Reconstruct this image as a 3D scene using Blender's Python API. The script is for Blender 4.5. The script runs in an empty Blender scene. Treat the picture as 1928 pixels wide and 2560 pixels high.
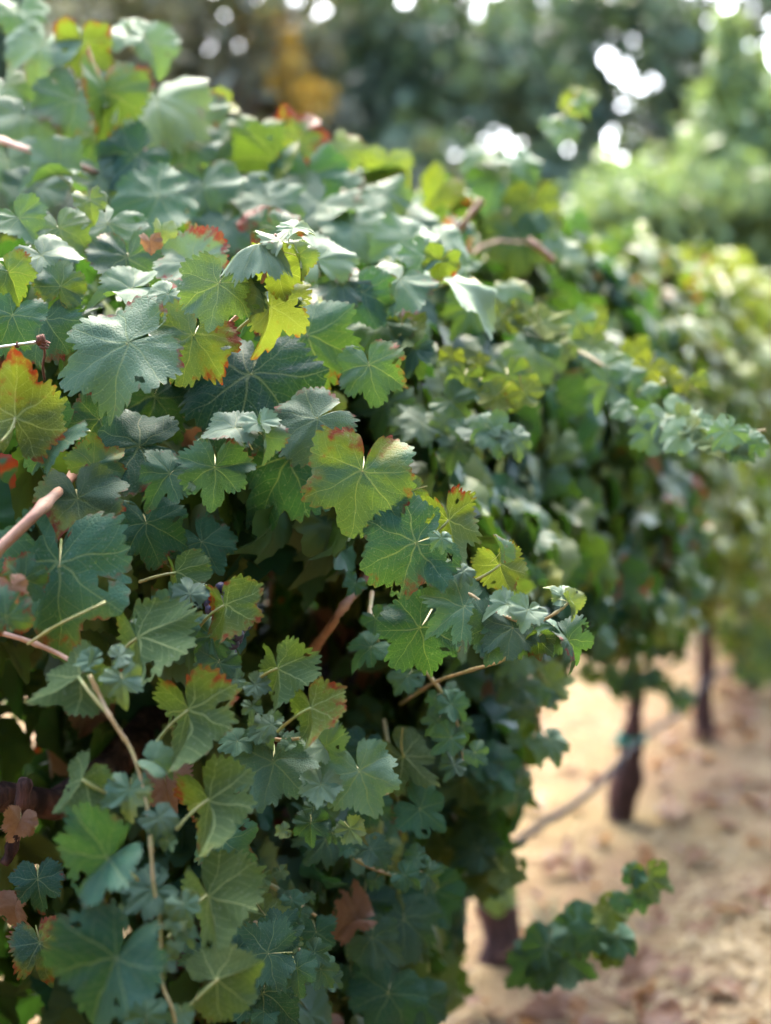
import bpy, math, random
import numpy as np
from mathutils import Vector, Matrix, noise as mnoise

random.seed(7)
rng = np.random.default_rng(11)
scene = bpy.context.scene
COL = scene.collection

# ------------------------------------------------------------------ camera
PW, PH = 1928.0, 2560.0            # photograph size
LENS, SENSOR = 80.0, 56.0          # 6x4.5 medium format, upright
FPX = PH * LENS / SENSOR
HORIZON = 1128.0
CAM_H = 1.30
PITCH = math.atan((PH / 2 - HORIZON) / FPX)
cam_d = bpy.data.cameras.new('camera')
cam_d.lens = LENS
cam_d.sensor_fit = 'VERTICAL'
cam_d.sensor_height = SENSOR
cam_d.sensor_width = SENSOR
cam_d.clip_start = 0.05
cam_d.clip_end = 600
cam_d.dof.use_dof = True
cam_d.dof.focus_distance = 1.67
cam_d.dof.aperture_fstop = 3.3
cam = bpy.data.objects.new('camera', cam_d)
COL.objects.link(cam)
cam.location = (0, 0, CAM_H)
cam.rotation_euler = (math.pi / 2 - PITCH, 0, 0)
scene.camera = cam

# ------------------------------------------------------------------ sky, sun, exposure
SUN_EL, SUN_AZ = math.radians(52), math.radians(-4)      # azimuth from +Y, clockwise positive
world = bpy.data.worlds.new('World')
scene.world = world
world.use_nodes = True
wn = world.node_tree.nodes
bg = wn['Background']
sky = wn.new('ShaderNodeTexSky')
sky.sky_type = 'NISHITA'
sky.sun_disc = False
sky.sun_elevation = SUN_EL
sky.sun_rotation = SUN_AZ
sky.altitude = 50
sky.air_density = 1.0
sky.dust_density = 4.0
sky.ozone_density = 1.0
world.node_tree.links.new(sky.outputs[0], bg.inputs[0])
bg.inputs[1].default_value = 0.125
sun_d = bpy.data.lights.new('sun', 'SUN')
sun_d.energy = 1.25
sun_d.angle = math.radians(48)
sun_d.color = (1.0, 0.91, 0.76)
sun = bpy.data.objects.new('sun', sun_d)
COL.objects.link(sun)
sun_dir = Vector((math.sin(SUN_AZ) * math.cos(SUN_EL), math.cos(SUN_AZ) * math.cos(SUN_EL), math.sin(SUN_EL)))
sun.rotation_euler = (-sun_dir).to_track_quat('-Z', 'Y').to_euler()
scene.view_settings.view_transform = 'Standard'
scene.view_settings.look = 'None'
scene.view_settings.exposure = 3.82
scene.view_settings.gamma = 1.0
scene.cycles.max_bounces = 4
scene.cycles.diffuse_bounces = 2
scene.cycles.glossy_bounces = 2
scene.cycles.transmission_bounces = 2
scene.cycles.use_adaptive_sampling = True
scene.cycles.adaptive_threshold = 0.03
scene.cycles.use_denoising = True

# ------------------------------------------------------------------ helpers
CP = Vector((0, 0, CAM_H))
RGT = Vector((1, 0, 0))
UPV = Vector((0, math.sin(PITCH), math.cos(PITCH)))
FWD = Vector((0, math.cos(PITCH), -math.sin(PITCH)))

def at(px, py, z):
    """a point that stands z metres deep along the line of sight of a photograph pixel"""
    return CP + z * (FWD + RGT * ((px - PW / 2) / FPX) + UPV * ((PH / 2 - py) / FPX))

def project(p):
    d = Vector(p) - CP
    z = d.dot(FWD)
    if z < 0.1:
        return -9999, -9999, z
    return PW / 2 + FPX * d.dot(RGT) / z, PH / 2 - FPX * d.dot(UPV) / z, z

def tag(o, label=None, cat=None, group=None, kind=None):
    if label: o['label'] = label
    if cat: o['category'] = cat
    if group: o['group'] = group
    if kind: o['kind'] = kind
    return o

def mesh_from(name, verts, faces, mats=(), smooth=True, mat_idx=None, uv=None, fattr=None, tint=None):
    me = bpy.data.meshes.new(name)
    me.from_pydata([tuple(map(float, v)) for v in verts], [], [tuple(map(int, f)) for f in faces])
    for m in mats: me.materials.append(m)
    if smooth: me.polygons.foreach_set('use_smooth', np.ones(len(me.polygons), dtype=bool))
    if mat_idx is not None: me.polygons.foreach_set('material_index', np.asarray(mat_idx, dtype=np.int32))
    if uv is not None:
        layer = me.uv_layers.new(name='leafuv')
        li = np.zeros(len(me.loops), dtype=np.int32)
        me.loops.foreach_get('vertex_index', li)
        layer.data.foreach_set('uv', np.asarray(uv, dtype=np.float32)[li].ravel())
    for k, arr in (fattr or {}).items():
        a = me.attributes.new(k, 'FLOAT', 'POINT')
        a.data.foreach_set('value', np.asarray(arr, dtype=np.float32))
    if tint is not None:
        a = me.attributes.new('tint', 'FLOAT_VECTOR', 'POINT')
        a.data.foreach_set('vector', np.asarray(tint, dtype=np.float32).ravel())
    me.update()
    return me

def link(name, me, parent=None, loc=None):
    o = bpy.data.objects.new(name, me)
    COL.objects.link(o)
    if parent is not None: o.parent = parent
    if loc is not None: o.location = loc
    return o

def empty(name, loc):
    o = bpy.data.objects.new(name, None)
    o.empty_display_size = 0.1
    COL.objects.link(o)
    o.location = loc
    return o

def tube(pts, radii, seg=8, cap=True, wobble=0.0, seed=0.0):
    """rings swept along a polyline; returns verts, faces"""
    pts = [Vector(p) for p in pts]
    V, F = [], []
    n = len(pts)
    ref = Vector((0.31, 0.17, 0.94))
    for i, p in enumerate(pts):
        d = (pts[min(i + 1, n - 1)] - pts[max(i - 1, 0)]).normalized()
        if abs(d.dot(ref)) > 0.95: ref = Vector((0.9, 0.3, 0.1))
        a = d.cross(ref).normalized()
        b = d.cross(a).normalized()
        for k in range(seg):
            t = 2 * math.pi * k / seg
            r = radii[i]
            if wobble:
                q = Vector((math.cos(t) * 1.3, math.sin(t) * 1.3, i * 0.35 + seed))
                r *= 1 + wobble * mnoise.noise(q) + 0.5 * wobble * mnoise.noise(q * 2.7)
            V.append(p + a * (math.cos(t) * r) + b * (math.sin(t) * r))
    for i in range(n - 1):
        for k in range(seg):
            k2 = (k + 1) % seg
            F.append((i * seg + k, i * seg + k2, (i + 1) * seg + k2, (i + 1) * seg + k))
    if cap:
        F.append(tuple(range(seg - 1, -1, -1)))
        F.append(tuple(range((n - 1) * seg, n * seg)))
    return V, F

def smooth_path(ctrl, per=6):
    """Catmull-Rom through control points"""
    c = [Vector(p) for p in ctrl]
    c = [c[0] * 2 - c[1]] + c + [c[-1] * 2 - c[-2]]
    out = []
    for i in range(1, len(c) - 2):
        for j in range(per):
            t = j / per
            p0, p1, p2, p3 = c[i - 1], c[i], c[i + 1], c[i + 2]
            out.append(0.5 * ((2 * p1) + (p2 - p0) * t + (2 * p0 - 5 * p1 + 4 * p2 - p3) * t * t + (3 * p1 - p0 - 3 * p2 + p3) * t ** 3))
    out.append(c[-2])
    return out

# ------------------------------------------------------------------ node helpers
class NT:
    def __init__(self, name):
        self.mat = bpy.data.materials.new(name)
        self.mat.use_nodes = True
        self.t = self.mat.node_tree
        self.t.nodes.clear()
    def n(self, typ, **kw):
        nd = self.t.nodes.new(typ)
        for k, v in kw.items(): setattr(nd, k, v)
        return nd
    def put(self, sock, v):
        if isinstance(v, bpy.types.NodeSocket): self.t.links.new(v, sock)
        elif v is not None:
            if isinstance(v, tuple) and len(v) == 3 and sock.type == 'RGBA': v = v + (1.0,)
            sock.default_value = v
    def m(self, op, a, b=None, c=None, clamp=False):
        nd = self.n('ShaderNodeMath', operation=op, use_clamp=clamp)
        for i, v in enumerate((a, b, c)):
            if v is not None: self.put(nd.inputs[i], v)
        return nd.outputs[0]
    def ramp(self, v, lo, hi):           # smoothstep lo..hi -> 0..1
        nd = self.n('ShaderNodeMapRange', interpolation_type='SMOOTHSTEP')
        self.put(nd.inputs[0], v); self.put(nd.inputs[1], lo); self.put(nd.inputs[2], hi)
        nd.inputs[3].default_value = 0.0; nd.inputs[4].default_value = 1.0
        return nd.outputs[0]
    def mix(self, f, a, b):
        nd = self.n('ShaderNodeMix', data_type='RGBA')
        self.put(nd.inputs[0], f); self.put(nd.inputs[6], a); self.put(nd.inputs[7], b)
        return nd.outputs[2]
    def noise(self, vec, scale, detail=2.0, w=None, rough=0.5):
        nd = self.n('ShaderNodeTexNoise', noise_dimensions='3D')
        if w is not None:
            cx = self.n('ShaderNodeSeparateXYZ'); self.put(cx.inputs[0], vec)
            cb = self.n('ShaderNodeCombineXYZ')
            self.put(cb.inputs[0], cx.outputs[0]); self.put(cb.inputs[1], cx.outputs[1]); self.put(cb.inputs[2], w)
            vec = cb.outputs[0]
        self.put(nd.inputs['Vector'], vec)
        nd.inputs['Scale'].default_value = scale
        nd.inputs['Detail'].default_value = detail
        nd.inputs['Roughness'].default_value = rough
        return nd.outputs[0]
    def out(self, shader):
        o = self.n('ShaderNodeOutputMaterial')
        self.t.links.new(shader, o.inputs[0])
        return self.mat
    def principled(self, col, rough=0.6, spec=0.4, normal=None, **kw):
        p = self.n('ShaderNodeBsdfPrincipled')
        self.put(p.inputs['Base Color'], col); self.put(p.inputs['Roughness'], rough)
        self.put(p.inputs['Specular IOR Level'], spec)
        if normal is not None: self.put(p.inputs['Normal'], normal)
        for k, v in kw.items(): self.put(p.inputs[k], v)
        return p.outputs[0]
    def bump(self, h, strength=0.3, dist=0.01):
        b = self.n('ShaderNodeBump')
        self.put(b.inputs['Height'], h); self.put(b.inputs['Strength'], strength); self.put(b.inputs['Distance'], dist)
        return b.outputs[0]

# ------------------------------------------------------------------ leaf material
VEINS = (0.0, 50.0, 102.0, 148.0)

def leaf_material():
    T = NT('vine_leaf_surface')
    uvn = T.n('ShaderNodeUVMap', uv_map='leafuv')
    sep = T.n('ShaderNodeSeparateXYZ'); T.put(sep.inputs[0], uvn.outputs[0])
    oi = T.n('ShaderNodeObjectInfo')
    oc = T.n('ShaderNodeSeparateColor'); T.put(oc.inputs[0], oi.outputs['Color'])
    at_ = T.n('ShaderNodeAttribute', attribute_name='tint')
    ac = T.n('ShaderNodeSeparateXYZ'); T.put(ac.inputs[0], at_.outputs['Vector'])
    rim = T.n('ShaderNodeAttribute', attribute_name='rim').outputs['Fac']
    dryv = T.n('ShaderNodeAttribute', attribute_name='dry').outputs['Fac']
    seedv = T.n('ShaderNodeAttribute', attribute_name='seed').outputs['Fac']
    yel = T.m('ADD', oc.outputs[0], ac.outputs[0])
    red = T.m('ADD', oc.outputs[1], ac.outputs[1])
    pale = T.m('ADD', oc.outputs[2], ac.outputs[2])
    dry = T.m('ADD', T.m('SUBTRACT', 1.0, oi.outputs['Alpha']), dryv, clamp=True)
    rnd = T.m('MULTIPLY', T.m('ADD', oi.outputs['Random'], seedv), 57.0)
    # slightly bent leaf coordinates, so that no two leaves carry the same veins
    cb = T.n('ShaderNodeCombineXYZ')
    T.put(cb.inputs[0], sep.outputs[0]); T.put(cb.inputs[1], sep.outputs[1]); T.put(cb.inputs[2], rnd)
    nz = T.n('ShaderNodeTexNoise', noise_dimensions='3D')
    T.put(nz.inputs['Vector'], cb.outputs[0]); nz.inputs['Scale'].default_value = 3.0; nz.inputs['Detail'].default_value = 1.0
    nsp = T.n('ShaderNodeSeparateColor'); T.put(nsp.inputs[0], nz.outputs['Color'])
    u = T.m('ADD', sep.outputs[0], T.m('MULTIPLY', T.m('SUBTRACT', nsp.outputs[0], 0.5), 0.15))
    v = T.m('ADD', sep.outputs[1], T.m('MULTIPLY', T.m('SUBTRACT', nsp.outputs[1], 0.5), 0.15))
    au = T.m('ABSOLUTE', u)
    dbest = sbest = None
    main = None
    for k, A in enumerate(VEINS):
        sn, cs = math.sin(math.radians(A)), math.cos(math.radians(A))
        s = T.m('ADD', T.m('MULTIPLY', au, sn), T.m('MULTIPLY', v, cs))
        d = T.m('ABSOLUTE', T.m('SUBTRACT', T.m('MULTIPLY', au, cs), T.m('MULTIPLY', v, sn)))
        d = T.m('ADD', d, T.m('MULTIPLY', T.m('LESS_THAN', s, 0.0), 9.0))
        w = T.m('MAXIMUM', T.m('MULTIPLY_ADD', s, -0.019, 0.0150 if k < 3 else 0.009), 0.003)
        line = T.m('SUBTRACT', 1.0, T.ramp(d, T.m('MULTIPLY', w, 0.35), w))
        if dbest is None: dbest, sbest, main = d, s, line
        else:
            lt = T.m('LESS_THAN', d, dbest)
            sbest = T.m('ADD', T.m('MULTIPLY', s, lt), T.m('MULTIPLY', sbest, T.m('SUBTRACT', 1.0, lt)))
            dbest = T.m('MINIMUM', d, dbest)
            main = T.m('MAXIMUM', main, line)
    p = T.m('DIVIDE', T.m('SUBTRACT', sbest, T.m('MULTIPLY', dbest, 0.95)), 0.098)
    tri = T.m('ABSOLUTE', T.m('SUBTRACT', T.m('FRACT', T.m('ADD', p, 10.35)), 0.5))
    sec = T.m('MULTIPLY', T.m('SUBTRACT', 1.0, T.ramp(tri, 0.015, 0.055)), T.ramp(p, 0.2, 0.5))
    vor = T.n('ShaderNodeTexVoronoi', feature='DISTANCE_TO_EDGE', voronoi_dimensions='2D')
    T.put(vor.inputs['Vector'], uvn.outputs[0]); vor.inputs['Scale'].default_value = 26.0
    cells = T.ramp(vor.outputs[0], 0.0, 0.25)
    vein = T.m('MAXIMUM', main, T.m('MULTIPLY', sec, 0.55))
    n1 = T.noise(uvn.outputs[0], 2.2, 2.0, rnd)
    n2 = T.noise(uvn.outputs[0], 7.0, 3.0, T.m('ADD', rnd, 9.3), 0.6)
    n3 = T.noise(uvn.outputs[0], 30.0, 1.0, T.m('ADD', rnd, 3.1))
    big = T.noise(uvn.outputs[0], 0.9, 1.0, T.m('ADD', rnd, 21.0))
    rr = T.m('FRACT', T.m('MULTIPLY', rnd, 3.77))
    # upper face
    top = T.mix(T.ramp(T.m('ADD', T.m('ADD', T.m('MULTIPLY', n1, 0.5), T.m('MULTIPLY', n2, 0.25)), T.m('MULTIPLY', rr, 0.6)), 0.30, 0.95), (0.007, 0.033, 0.028), (0.026, 0.080, 0.046))
    top = T.mix(T.m('MULTIPLY', T.m('SUBTRACT', 1.0, cells), 0.25), top, (0.06, 0.10, 0.05))
    yamt = T.m('MULTIPLY', T.ramp(T.m('ADD', T.m('ADD', T.m('MULTIPLY', T.m('SUBTRACT', T.m('MULTIPLY_ADD', n2, 0.25, big), 0.62), 2.0), T.m('MULTIPLY', rim, 0.25)), T.m('MULTIPLY', yel, 0.75)), 0.50, 0.85), T.m('MINIMUM', T.m('MULTIPLY', yel, 3.0), 1.0))
    top = T.mix(yamt, top, T.mix(n2, (0.07, 0.10, 0.012), (0.16, 0.15, 0.024)))
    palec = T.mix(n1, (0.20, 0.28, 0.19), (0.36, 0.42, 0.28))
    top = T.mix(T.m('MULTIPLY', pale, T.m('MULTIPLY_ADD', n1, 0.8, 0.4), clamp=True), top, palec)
    top = T.mix(T.m('MULTIPLY', vein, 0.42), top, (0.17, 0.21, 0.09))
    # lower face
    bot = T.mix(0.6, top, (0.055, 0.075, 0.022))
    bot = T.mix(T.m('MULTIPLY', vein, 0.6), bot, (0.22, 0.25, 0.10))
    # red margins and blotches, both faces
    blotch = T.ramp(T.m('ADD', T.m('ADD', T.m('MULTIPLY', n2, 0.75), T.m('MULTIPLY', big, 0.7)), T.m('ADD', T.m('MULTIPLY', T.m('POWER', rim, 3.0), 0.22), T.m('MULTIPLY', red, 0.27))), 1.04, 1.24)
    edge = T.m('MULTIPLY', T.ramp(T.m('ADD', rim, T.m('MULTIPLY', n2, 0.12)), 1.03, 1.07), T.m('MULTIPLY', T.m('MULTIPLY', red, 1.3, clamp=True), T.ramp(big, 0.42, 0.62)))
    ramt = T.m('MULTIPLY', T.m('MAXIMUM', blotch, edge), T.ramp(red, 0.02, 0.2))
    rcol = T.mix(n3, (0.15, 0.028, 0.010), T.mix(pale, (0.085, 0.008, 0.012), (0.20, 0.07, 0.085)))
    dcol = T.mix(n2, (0.075, 0.036, 0.024), (0.20, 0.115, 0.075))
    def fin(c):
        c = T.mix(T.m('MULTIPLY', ramt, 0.9), c, rcol)
        c = T.mix(dry, c, dcol)
        # specks of dust
        return T.mix(T.m('MULTIPLY', T.ramp(n3, 0.66, 0.74), 0.18), c, (0.3, 0.3, 0.25))
    top, bot = fin(top), fin(bot)
    back = T.n('ShaderNodeNewGeometry').outputs['Backfacing']
    col = T.mix(back, top, bot)
    tcol = T.mix(T.m('MULTIPLY', yel, 0.7, clamp=True), (0.055, 0.15, 0.014), (0.28, 0.31, 0.018))
    tcol = T.mix(T.m('MULTIPLY', vein, 0.5), tcol, (0.25, 0.30, 0.06))
    tcol = T.mix(T.m('MULTIPLY', pale, 0.5, clamp=True), tcol, (0.28, 0.36, 0.08))
    tcol = T.mix(ramt, tcol, (0.20, 0.03, 0.008))
    tcol = T.mix(dry, tcol, (0.35, 0.18, 0.07))
    h = T.m('ADD', T.m('MULTIPLY', cells, 0.8), T.m('ADD', T.m('MULTIPLY', vein, -0.6), T.m('MULTIPLY', n2, 1.2)))
    nrm = T.bump(h, 0.26, 0.0016)
    rough = T.m('ADD', 0.50, T.m('ADD', T.m('MULTIPLY', n2, 0.16), T.m('MULTIPLY', back, 0.2)))
    pr = T.principled(col, rough, T.m('MULTIPLY_ADD', back, -0.04, 0.10), nrm)
    tr = T.n('ShaderNodeBsdfTranslucent'); T.put(tr.inputs[0], tcol); T.put(tr.inputs[1], nrm)
    ms = T.n('ShaderNodeMixShader'); ms.inputs[0].default_value = 0.23
    T.t.links.new(pr, ms.inputs[1]); T.t.links.new(tr.outputs[0], ms.inputs[2])
    return T.out(ms.outputs[0])

def far_leaf_material():
    T = NT('vine_leaf_far_surface')
    oi = T.n('ShaderNodeObjectInfo')
    oc = T.n('ShaderNodeSeparateColor'); T.put(oc.inputs[0], oi.outputs['Color'])
    ac = T.n('ShaderNodeSeparateXYZ'); T.put(ac.inputs[0], T.n('ShaderNodeAttribute', attribute_name='tint').outputs['Vector'])
    rim = T.n('ShaderNodeAttribute', attribute_name='rim').outputs['Fac']
    dryv = T.n('ShaderNodeAttribute', attribute_name='dry').outputs['Fac']
    seedv = T.n('ShaderNodeAttribute', attribute_name='seed').outputs['Fac']
    uvn = T.n('ShaderNodeUVMap', uv_map='leafuv').outputs[0]
    yel = T.m('ADD', oc.outputs[0], ac.outputs[0])
    red = T.m('ADD', oc.outputs[1], ac.outputs[1])
    pale = T.m('ADD', oc.outputs[2], ac.outputs[2])
    dry = T.m('ADD', T.m('SUBTRACT', 1.0, oi.outputs['Alpha']), dryv, clamp=True)
    rnd = T.m('ADD', oi.outputs['Random'], seedv)
    n1 = T.noise(uvn, 3.0, 1.0, T.m('MULTIPLY', rnd, 57.0))
    c = T.mix(T.m('FRACT', T.m('MULTIPLY', rnd, 13.0)), (0.009, 0.036, 0.028), (0.030, 0.084, 0.042))
    c = T.mix(T.m('MULTIPLY', T.ramp(T.m('ADD', n1, T.m('MULTIPLY', rim, .3)), .3, .8), T.m('MULTIPLY', yel, 1.6, clamp=True)), c, (0.26, 0.27, 0.05))
    c = T.mix(pale, c, (0.38, 0.42, 0.24))
    back = T.n('ShaderNodeNewGeometry').outputs['Backfacing']
    c = T.mix(T.m('MULTIPLY', back, .6), c, (0.055, 0.075, 0.022))
    ra = T.ramp(T.m('ADD', T.m('ADD', n1, T.m('MULTIPLY', rim, .15)), T.m('MULTIPLY', red, .3)), .92, 1.05)
    c = T.mix(T.m('MULTIPLY', ra, .9), c, (0.20, 0.03, 0.015))
    c = T.mix(dry, c, T.mix(n1, (0.075, 0.036, 0.024), (0.20, 0.115, 0.075)))
    tc = T.mix(T.m('MULTIPLY', yel, .7, clamp=True), (0.055, 0.15, 0.014), (0.28, 0.31, 0.018))
    tc = T.mix(ra, tc, (0.42, 0.07, 0.01)); tc = T.mix(dry, tc, (0.35, 0.18, 0.07))
    pr = T.principled(c, T.m('MULTIPLY_ADD', back, .2, .42), T.m('MULTIPLY_ADD', back, -.04, .10))
    tr = T.n('ShaderNodeBsdfTranslucent'); T.put(tr.inputs[0], tc)
    ms = T.n('ShaderNodeMixShader'); ms.inputs[0].default_value = .23
    T.t.links.new(pr, ms.inputs[1]); T.t.links.new(tr.outputs[0], ms.inputs[2])
    return T.out(ms.outputs[0])

def stem_material(name, c1, c2, rough=0.5):
    T = NT(name)
    tc = T.n('ShaderNodeNewGeometry').outputs['Position']
    n = T.noise(tc, 35.0, 3.0)
    sp = T.noise(tc, 160.0, 2.0)
    c = T.mix(T.ramp(n, 0.35, 0.65), c1, c2)
    c = T.mix(T.m('MULTIPLY', T.ramp(sp, 0.64, 0.72), 0.6), c, (c1[0] * 0.3, c1[1] * 0.3, c1[2] * 0.3))
    return T.out(T.principled(c, rough, 0.4, T.bump(sp, 0.25, 0.003)))

def bark_material(name, dark, light, scale=1.0):
    T = NT(name)
    tc = T.n('ShaderNodeTexCoord').outputs['Object']
    mp = T.n('ShaderNodeMapping'); T.put(mp.inputs[0], tc); mp.inputs['Scale'].default_value = (1, 1, 0.18)
    n = T.noise(mp.outputs[0], 60.0 * scale, 5.0, rough=0.65)
    n2 = T.noise(tc, 14.0 * scale, 3.0)
    c = T.mix(T.ramp(n, 0.35, 0.7), dark, light)
    c = T.mix(T.m('MULTIPLY', T.ramp(n2, 0.5, 0.7), 0.4), c, (light[0] * 1.2, light[1] * 0.9, light[2] * 0.85))
    return T.out(T.principled(c, 0.9, 0.15, T.bump(n, 0.9, 0.012)))

def plain_material(name, col, rough=0.5, metallic=0.0, var=0.3, scale=40.0):
    T = NT(name)
    tc = T.n('ShaderNodeTexCoord').outputs['Object']
    n = T.noise(tc, scale, 3.0)
    c = T.mix(T.m('MULTIPLY', n, var), col, tuple(x * 0.35 for x in col))
    return T.out(T.principled(c, rough, 0.4, T.bump(n, 0.15, 0.003), Metallic=metallic))

M_LEAF = leaf_material()
M_FARLEAF = far_leaf_material()
M_PETIOLE = stem_material('petiole_surface', (0.22, 0.25, 0.075), (0.28, 0.25, 0.09))
M_CANE = stem_material('cane_surface', (0.27, 0.13, 0.085), (0.36, 0.20, 0.125), 0.6)
M_GREENCANE = stem_material('green_cane_surface', (0.22, 0.21, 0.075), (0.32, 0.21, 0.10))
M_BARK = bark_material('vine_bark', (0.022, 0.012, 0.012), (0.11, 0.055, 0.045))
M_TREEBARK = bark_material('tree_bark', (0.05, 0.04, 0.035), (0.20, 0.16, 0.13), 0.15)
M_GRAPE = plain_material('grape_skin', (0.035, 0.028, 0.07), 0.45, 0.0, 0.6, 30.0)
M_HOSE = plain_material('hose_plastic', (0.016, 0.013, 0.020), 0.75)
M_TIE = plain_material('green_tie_plastic', (0.015, 0.16, 0.11), 0.5)
M_STEEL = plain_material('galvanised_wire', (0.62, 0.64, 0.66), 0.28, 0.9, 0.3)
M_RUST = plain_material('rusty_wire', (0.16, 0.06, 0.035), 0.8, 0.2, 0.6, 300.0)

# ------------------------------------------------------------------ leaf shapes
def leaf_outline(r, s1, s2, teeth, amp, young=0.0):
    """polar outline of half a leaf: list of (theta, smooth radius, toothed radius)"""
    j = lambda a: r.uniform(-a, a)
    ctrl = [(0, 0.63 + j(.04)), (27 + j(5), (0.60 + j(.02)) * s1), (50 + j(6), 0.58 + j(.04)), (77 + j(5), 0.55 * s2),
            (103 + j(4), 0.55 + j(.03)), (138 + j(4), 0.50 + j(.03)), (160 + j(3), 0.40 + j(.04)), (171, 0.26), (176, 0.10), (180, 0.012)]
    o1, o2 = r.uniform(0, 6.28), r.uniform(0, 6.28)
    def rad(th):
        return rad0(th) * (1 + (.05 * math.sin(th * .09 + o1) + .04 * math.sin(th * .17 + o2)) * min(1, (180 - th) / 25))
    def rad0(th):
        for (a, ra), (b, rb) in zip(ctrl, ctrl[1:]):
            if th <= b:
                t = (th - a) / (b - a)
                # broad lobes, narrow sinuses
                t = 1 - (1 - t) ** 2.1 if rb > ra else t ** 2.1
                return ra + (rb - ra) * t
        return 0.012
    out = []
    th = 0.0
    for i in range(teeth):
        step = 168.0 / teeth
        a = amp * r.choice((.45, .8, 1.0, 1.3, 1.75))
        for f, k in ((0.0, -0.9), (0.36, 0.65), (0.68, 0.7)) if teeth > 12 else ((0.0, -0.5), (0.5, 0.6)):
            x = th + step * (f + r.uniform(-.16, .16) if f else r.uniform(0, .14))
            rs = rad(x)
            out.append((x, rs, rs * (1 + a * k) if i or f else rs * (1 + a)))
        th += step
    for x in (169.5, 174, 180):
        out.append((x, rad(x), rad(x)))
    return out

def leaf_mesh_data(seed, s1=0.8, s2=0.86, teeth=19, amp=0.055, fold=0.1, cup=0.15, wave=0.06, droop=0.15, pucker=0.014,
                   rings=(0.1, 0.24, 0.4, 0.55, 0.7, 0.82, 0.92, 1.0), petiole=True, twist=0.0, roll=0.0, psegs=5, curl=0.10):
    r = random.Random(seed)
    R = leaf_outline(r, s1, s2, teeth, amp)
    L = leaf_outline(r, s1 * r.uniform(.93, 1.07), s2 * r.uniform(.93, 1.07), teeth, amp)
    ring = [(th, rs, re) for th, rs, re in R] + [(360 - th, rs, re) for th, rs, re in reversed(L)][1:-1]
    n = len(ring)
    verts, uv, rim = [(0, 0, 0)], [(0, 0)], [0.0]
    ph = [r.uniform(0, 6.28) for _ in range(5)]
    vang = [0, 50, 102, 148, 212, 258, 310, 360]
    lobes = [(c, r.uniform(-1, 1) * curl) for c in (0, 50, 105, 145, 215, 255, 310, 360)]
    lobes[-1] = (360, lobes[0][1])
    def height(x, y, th, rr):
        e = sum(a * math.exp(-((th - c) / 21.0) ** 2) for c, a in lobes) * (rr * 1.7) ** 2
        return e + height0(x, y, th, rr)
    def height0(x, y, th, rr):
        # between veins the blade bulges
        g = 0.0
        for a, b in zip(vang, vang[1:]):
            if a <= th <= b:
                g = math.sin(math.pi * (th - a) / (b - a)); break
        z = pucker * g * min(1, rr * 2.2)
        z += fold * abs(x) - cup * (x * x + y * y)
        z += wave * (rr * 1.6) ** 2 * (math.sin(math.radians(th) * 3 + ph[0]) * .5 + math.sin(math.radians(th) * 5 + ph[1]) * .45 + math.sin(math.radians(th) * 9 + ph[2]) * .22)
        z -= droop * max(0, y) ** 2 * 1.5 + droop * 0.5 * max(0, -y) ** 2
        z += roll * x * x * x * 4 + twist * x * y * 2
        z += 0.055 * mnoise.noise(Vector((x * 3.2, y * 3.2, seed * 1.7))) * min(1, rr * 3) + 0.018 * mnoise.noise(Vector((x * 9, y * 9, seed * 2.3)))
        return z
    for fr in rings:
        w = fr ** 3
        for th, rs, re in ring:
            rr = fr * (rs * (1 - w) + re * w)
            a = math.radians(th)
            x, y = rr * math.sin(a), rr * math.cos(a)
            verts.append((x, y, height(x, y, th, rr)))
            uv.append((x, y)); rim.append(fr)
    faces = []
    for k in range(n):
        if k == n // 2 : pass
        faces.append((0, 1 + (k + 1) % n, 1 + k))
    for i in range(len(rings) - 1):
        a, b = 1 + i * n, 1 + (i + 1) * n
        for k in range(n):
            k2 = (k + 1) % n
            faces.append((a + k, a + k2, b + k2, b + k))
    # insect holes in some blades
    if len(rings) > 6 and r.random() < .55:
        gone = set()
        for _ in range(r.choice((1, 1, 2, 3))):
            i, k0 = r.randrange(3, 6), r.randrange(n)
            for d in range(r.choice((3, 4, 5))):
                gone.add(n + i * n + (k0 + d) % n)
                if r.random() < .3: gone.add(n + (i + 1) * n + (k0 + d) % n)
        faces = [f for q, f in enumerate(faces) if q not in gone]
    # all faces turned so that the upper face looks along +z
    V = np.array(verts)
    fixed = []
    for f in faces:
        p = V[list(f[:3])]
        if np.cross(p[1] - p[0], p[2] - p[0])[2] < 0: f = f[::-1]
        fixed.append(f)
    mi = [0] * len(fixed)
    if petiole:
        path = smooth_path([(0, 0.01, -0.004), (0, -0.07, -0.06), (0.02, -0.20, -0.22), (0.05, -0.34, -0.48)], 3)
        pv, pf = tube(path, [0.016 - 0.003 * i / len(path) for i in range(len(path))], psegs)
        o = len(verts)
        verts += [tuple(p) for p in pv]; uv += [(0, 0)] * len(pv); rim += [0] * len(pv)
        fixed += [tuple(i + o for i in f) for f in pf]; mi += [1] * len(pf)
    return verts, fixed, mi, uv, rim

def make_leaf_mesh(name, far=False, **kw):
    v, f, mi, uv, rim = leaf_mesh_data(**kw)
    return mesh_from(name, v, f, (M_FARLEAF if far else M_LEAF, M_PETIOLE), True, mi, uv, {'rim': rim})

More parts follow.
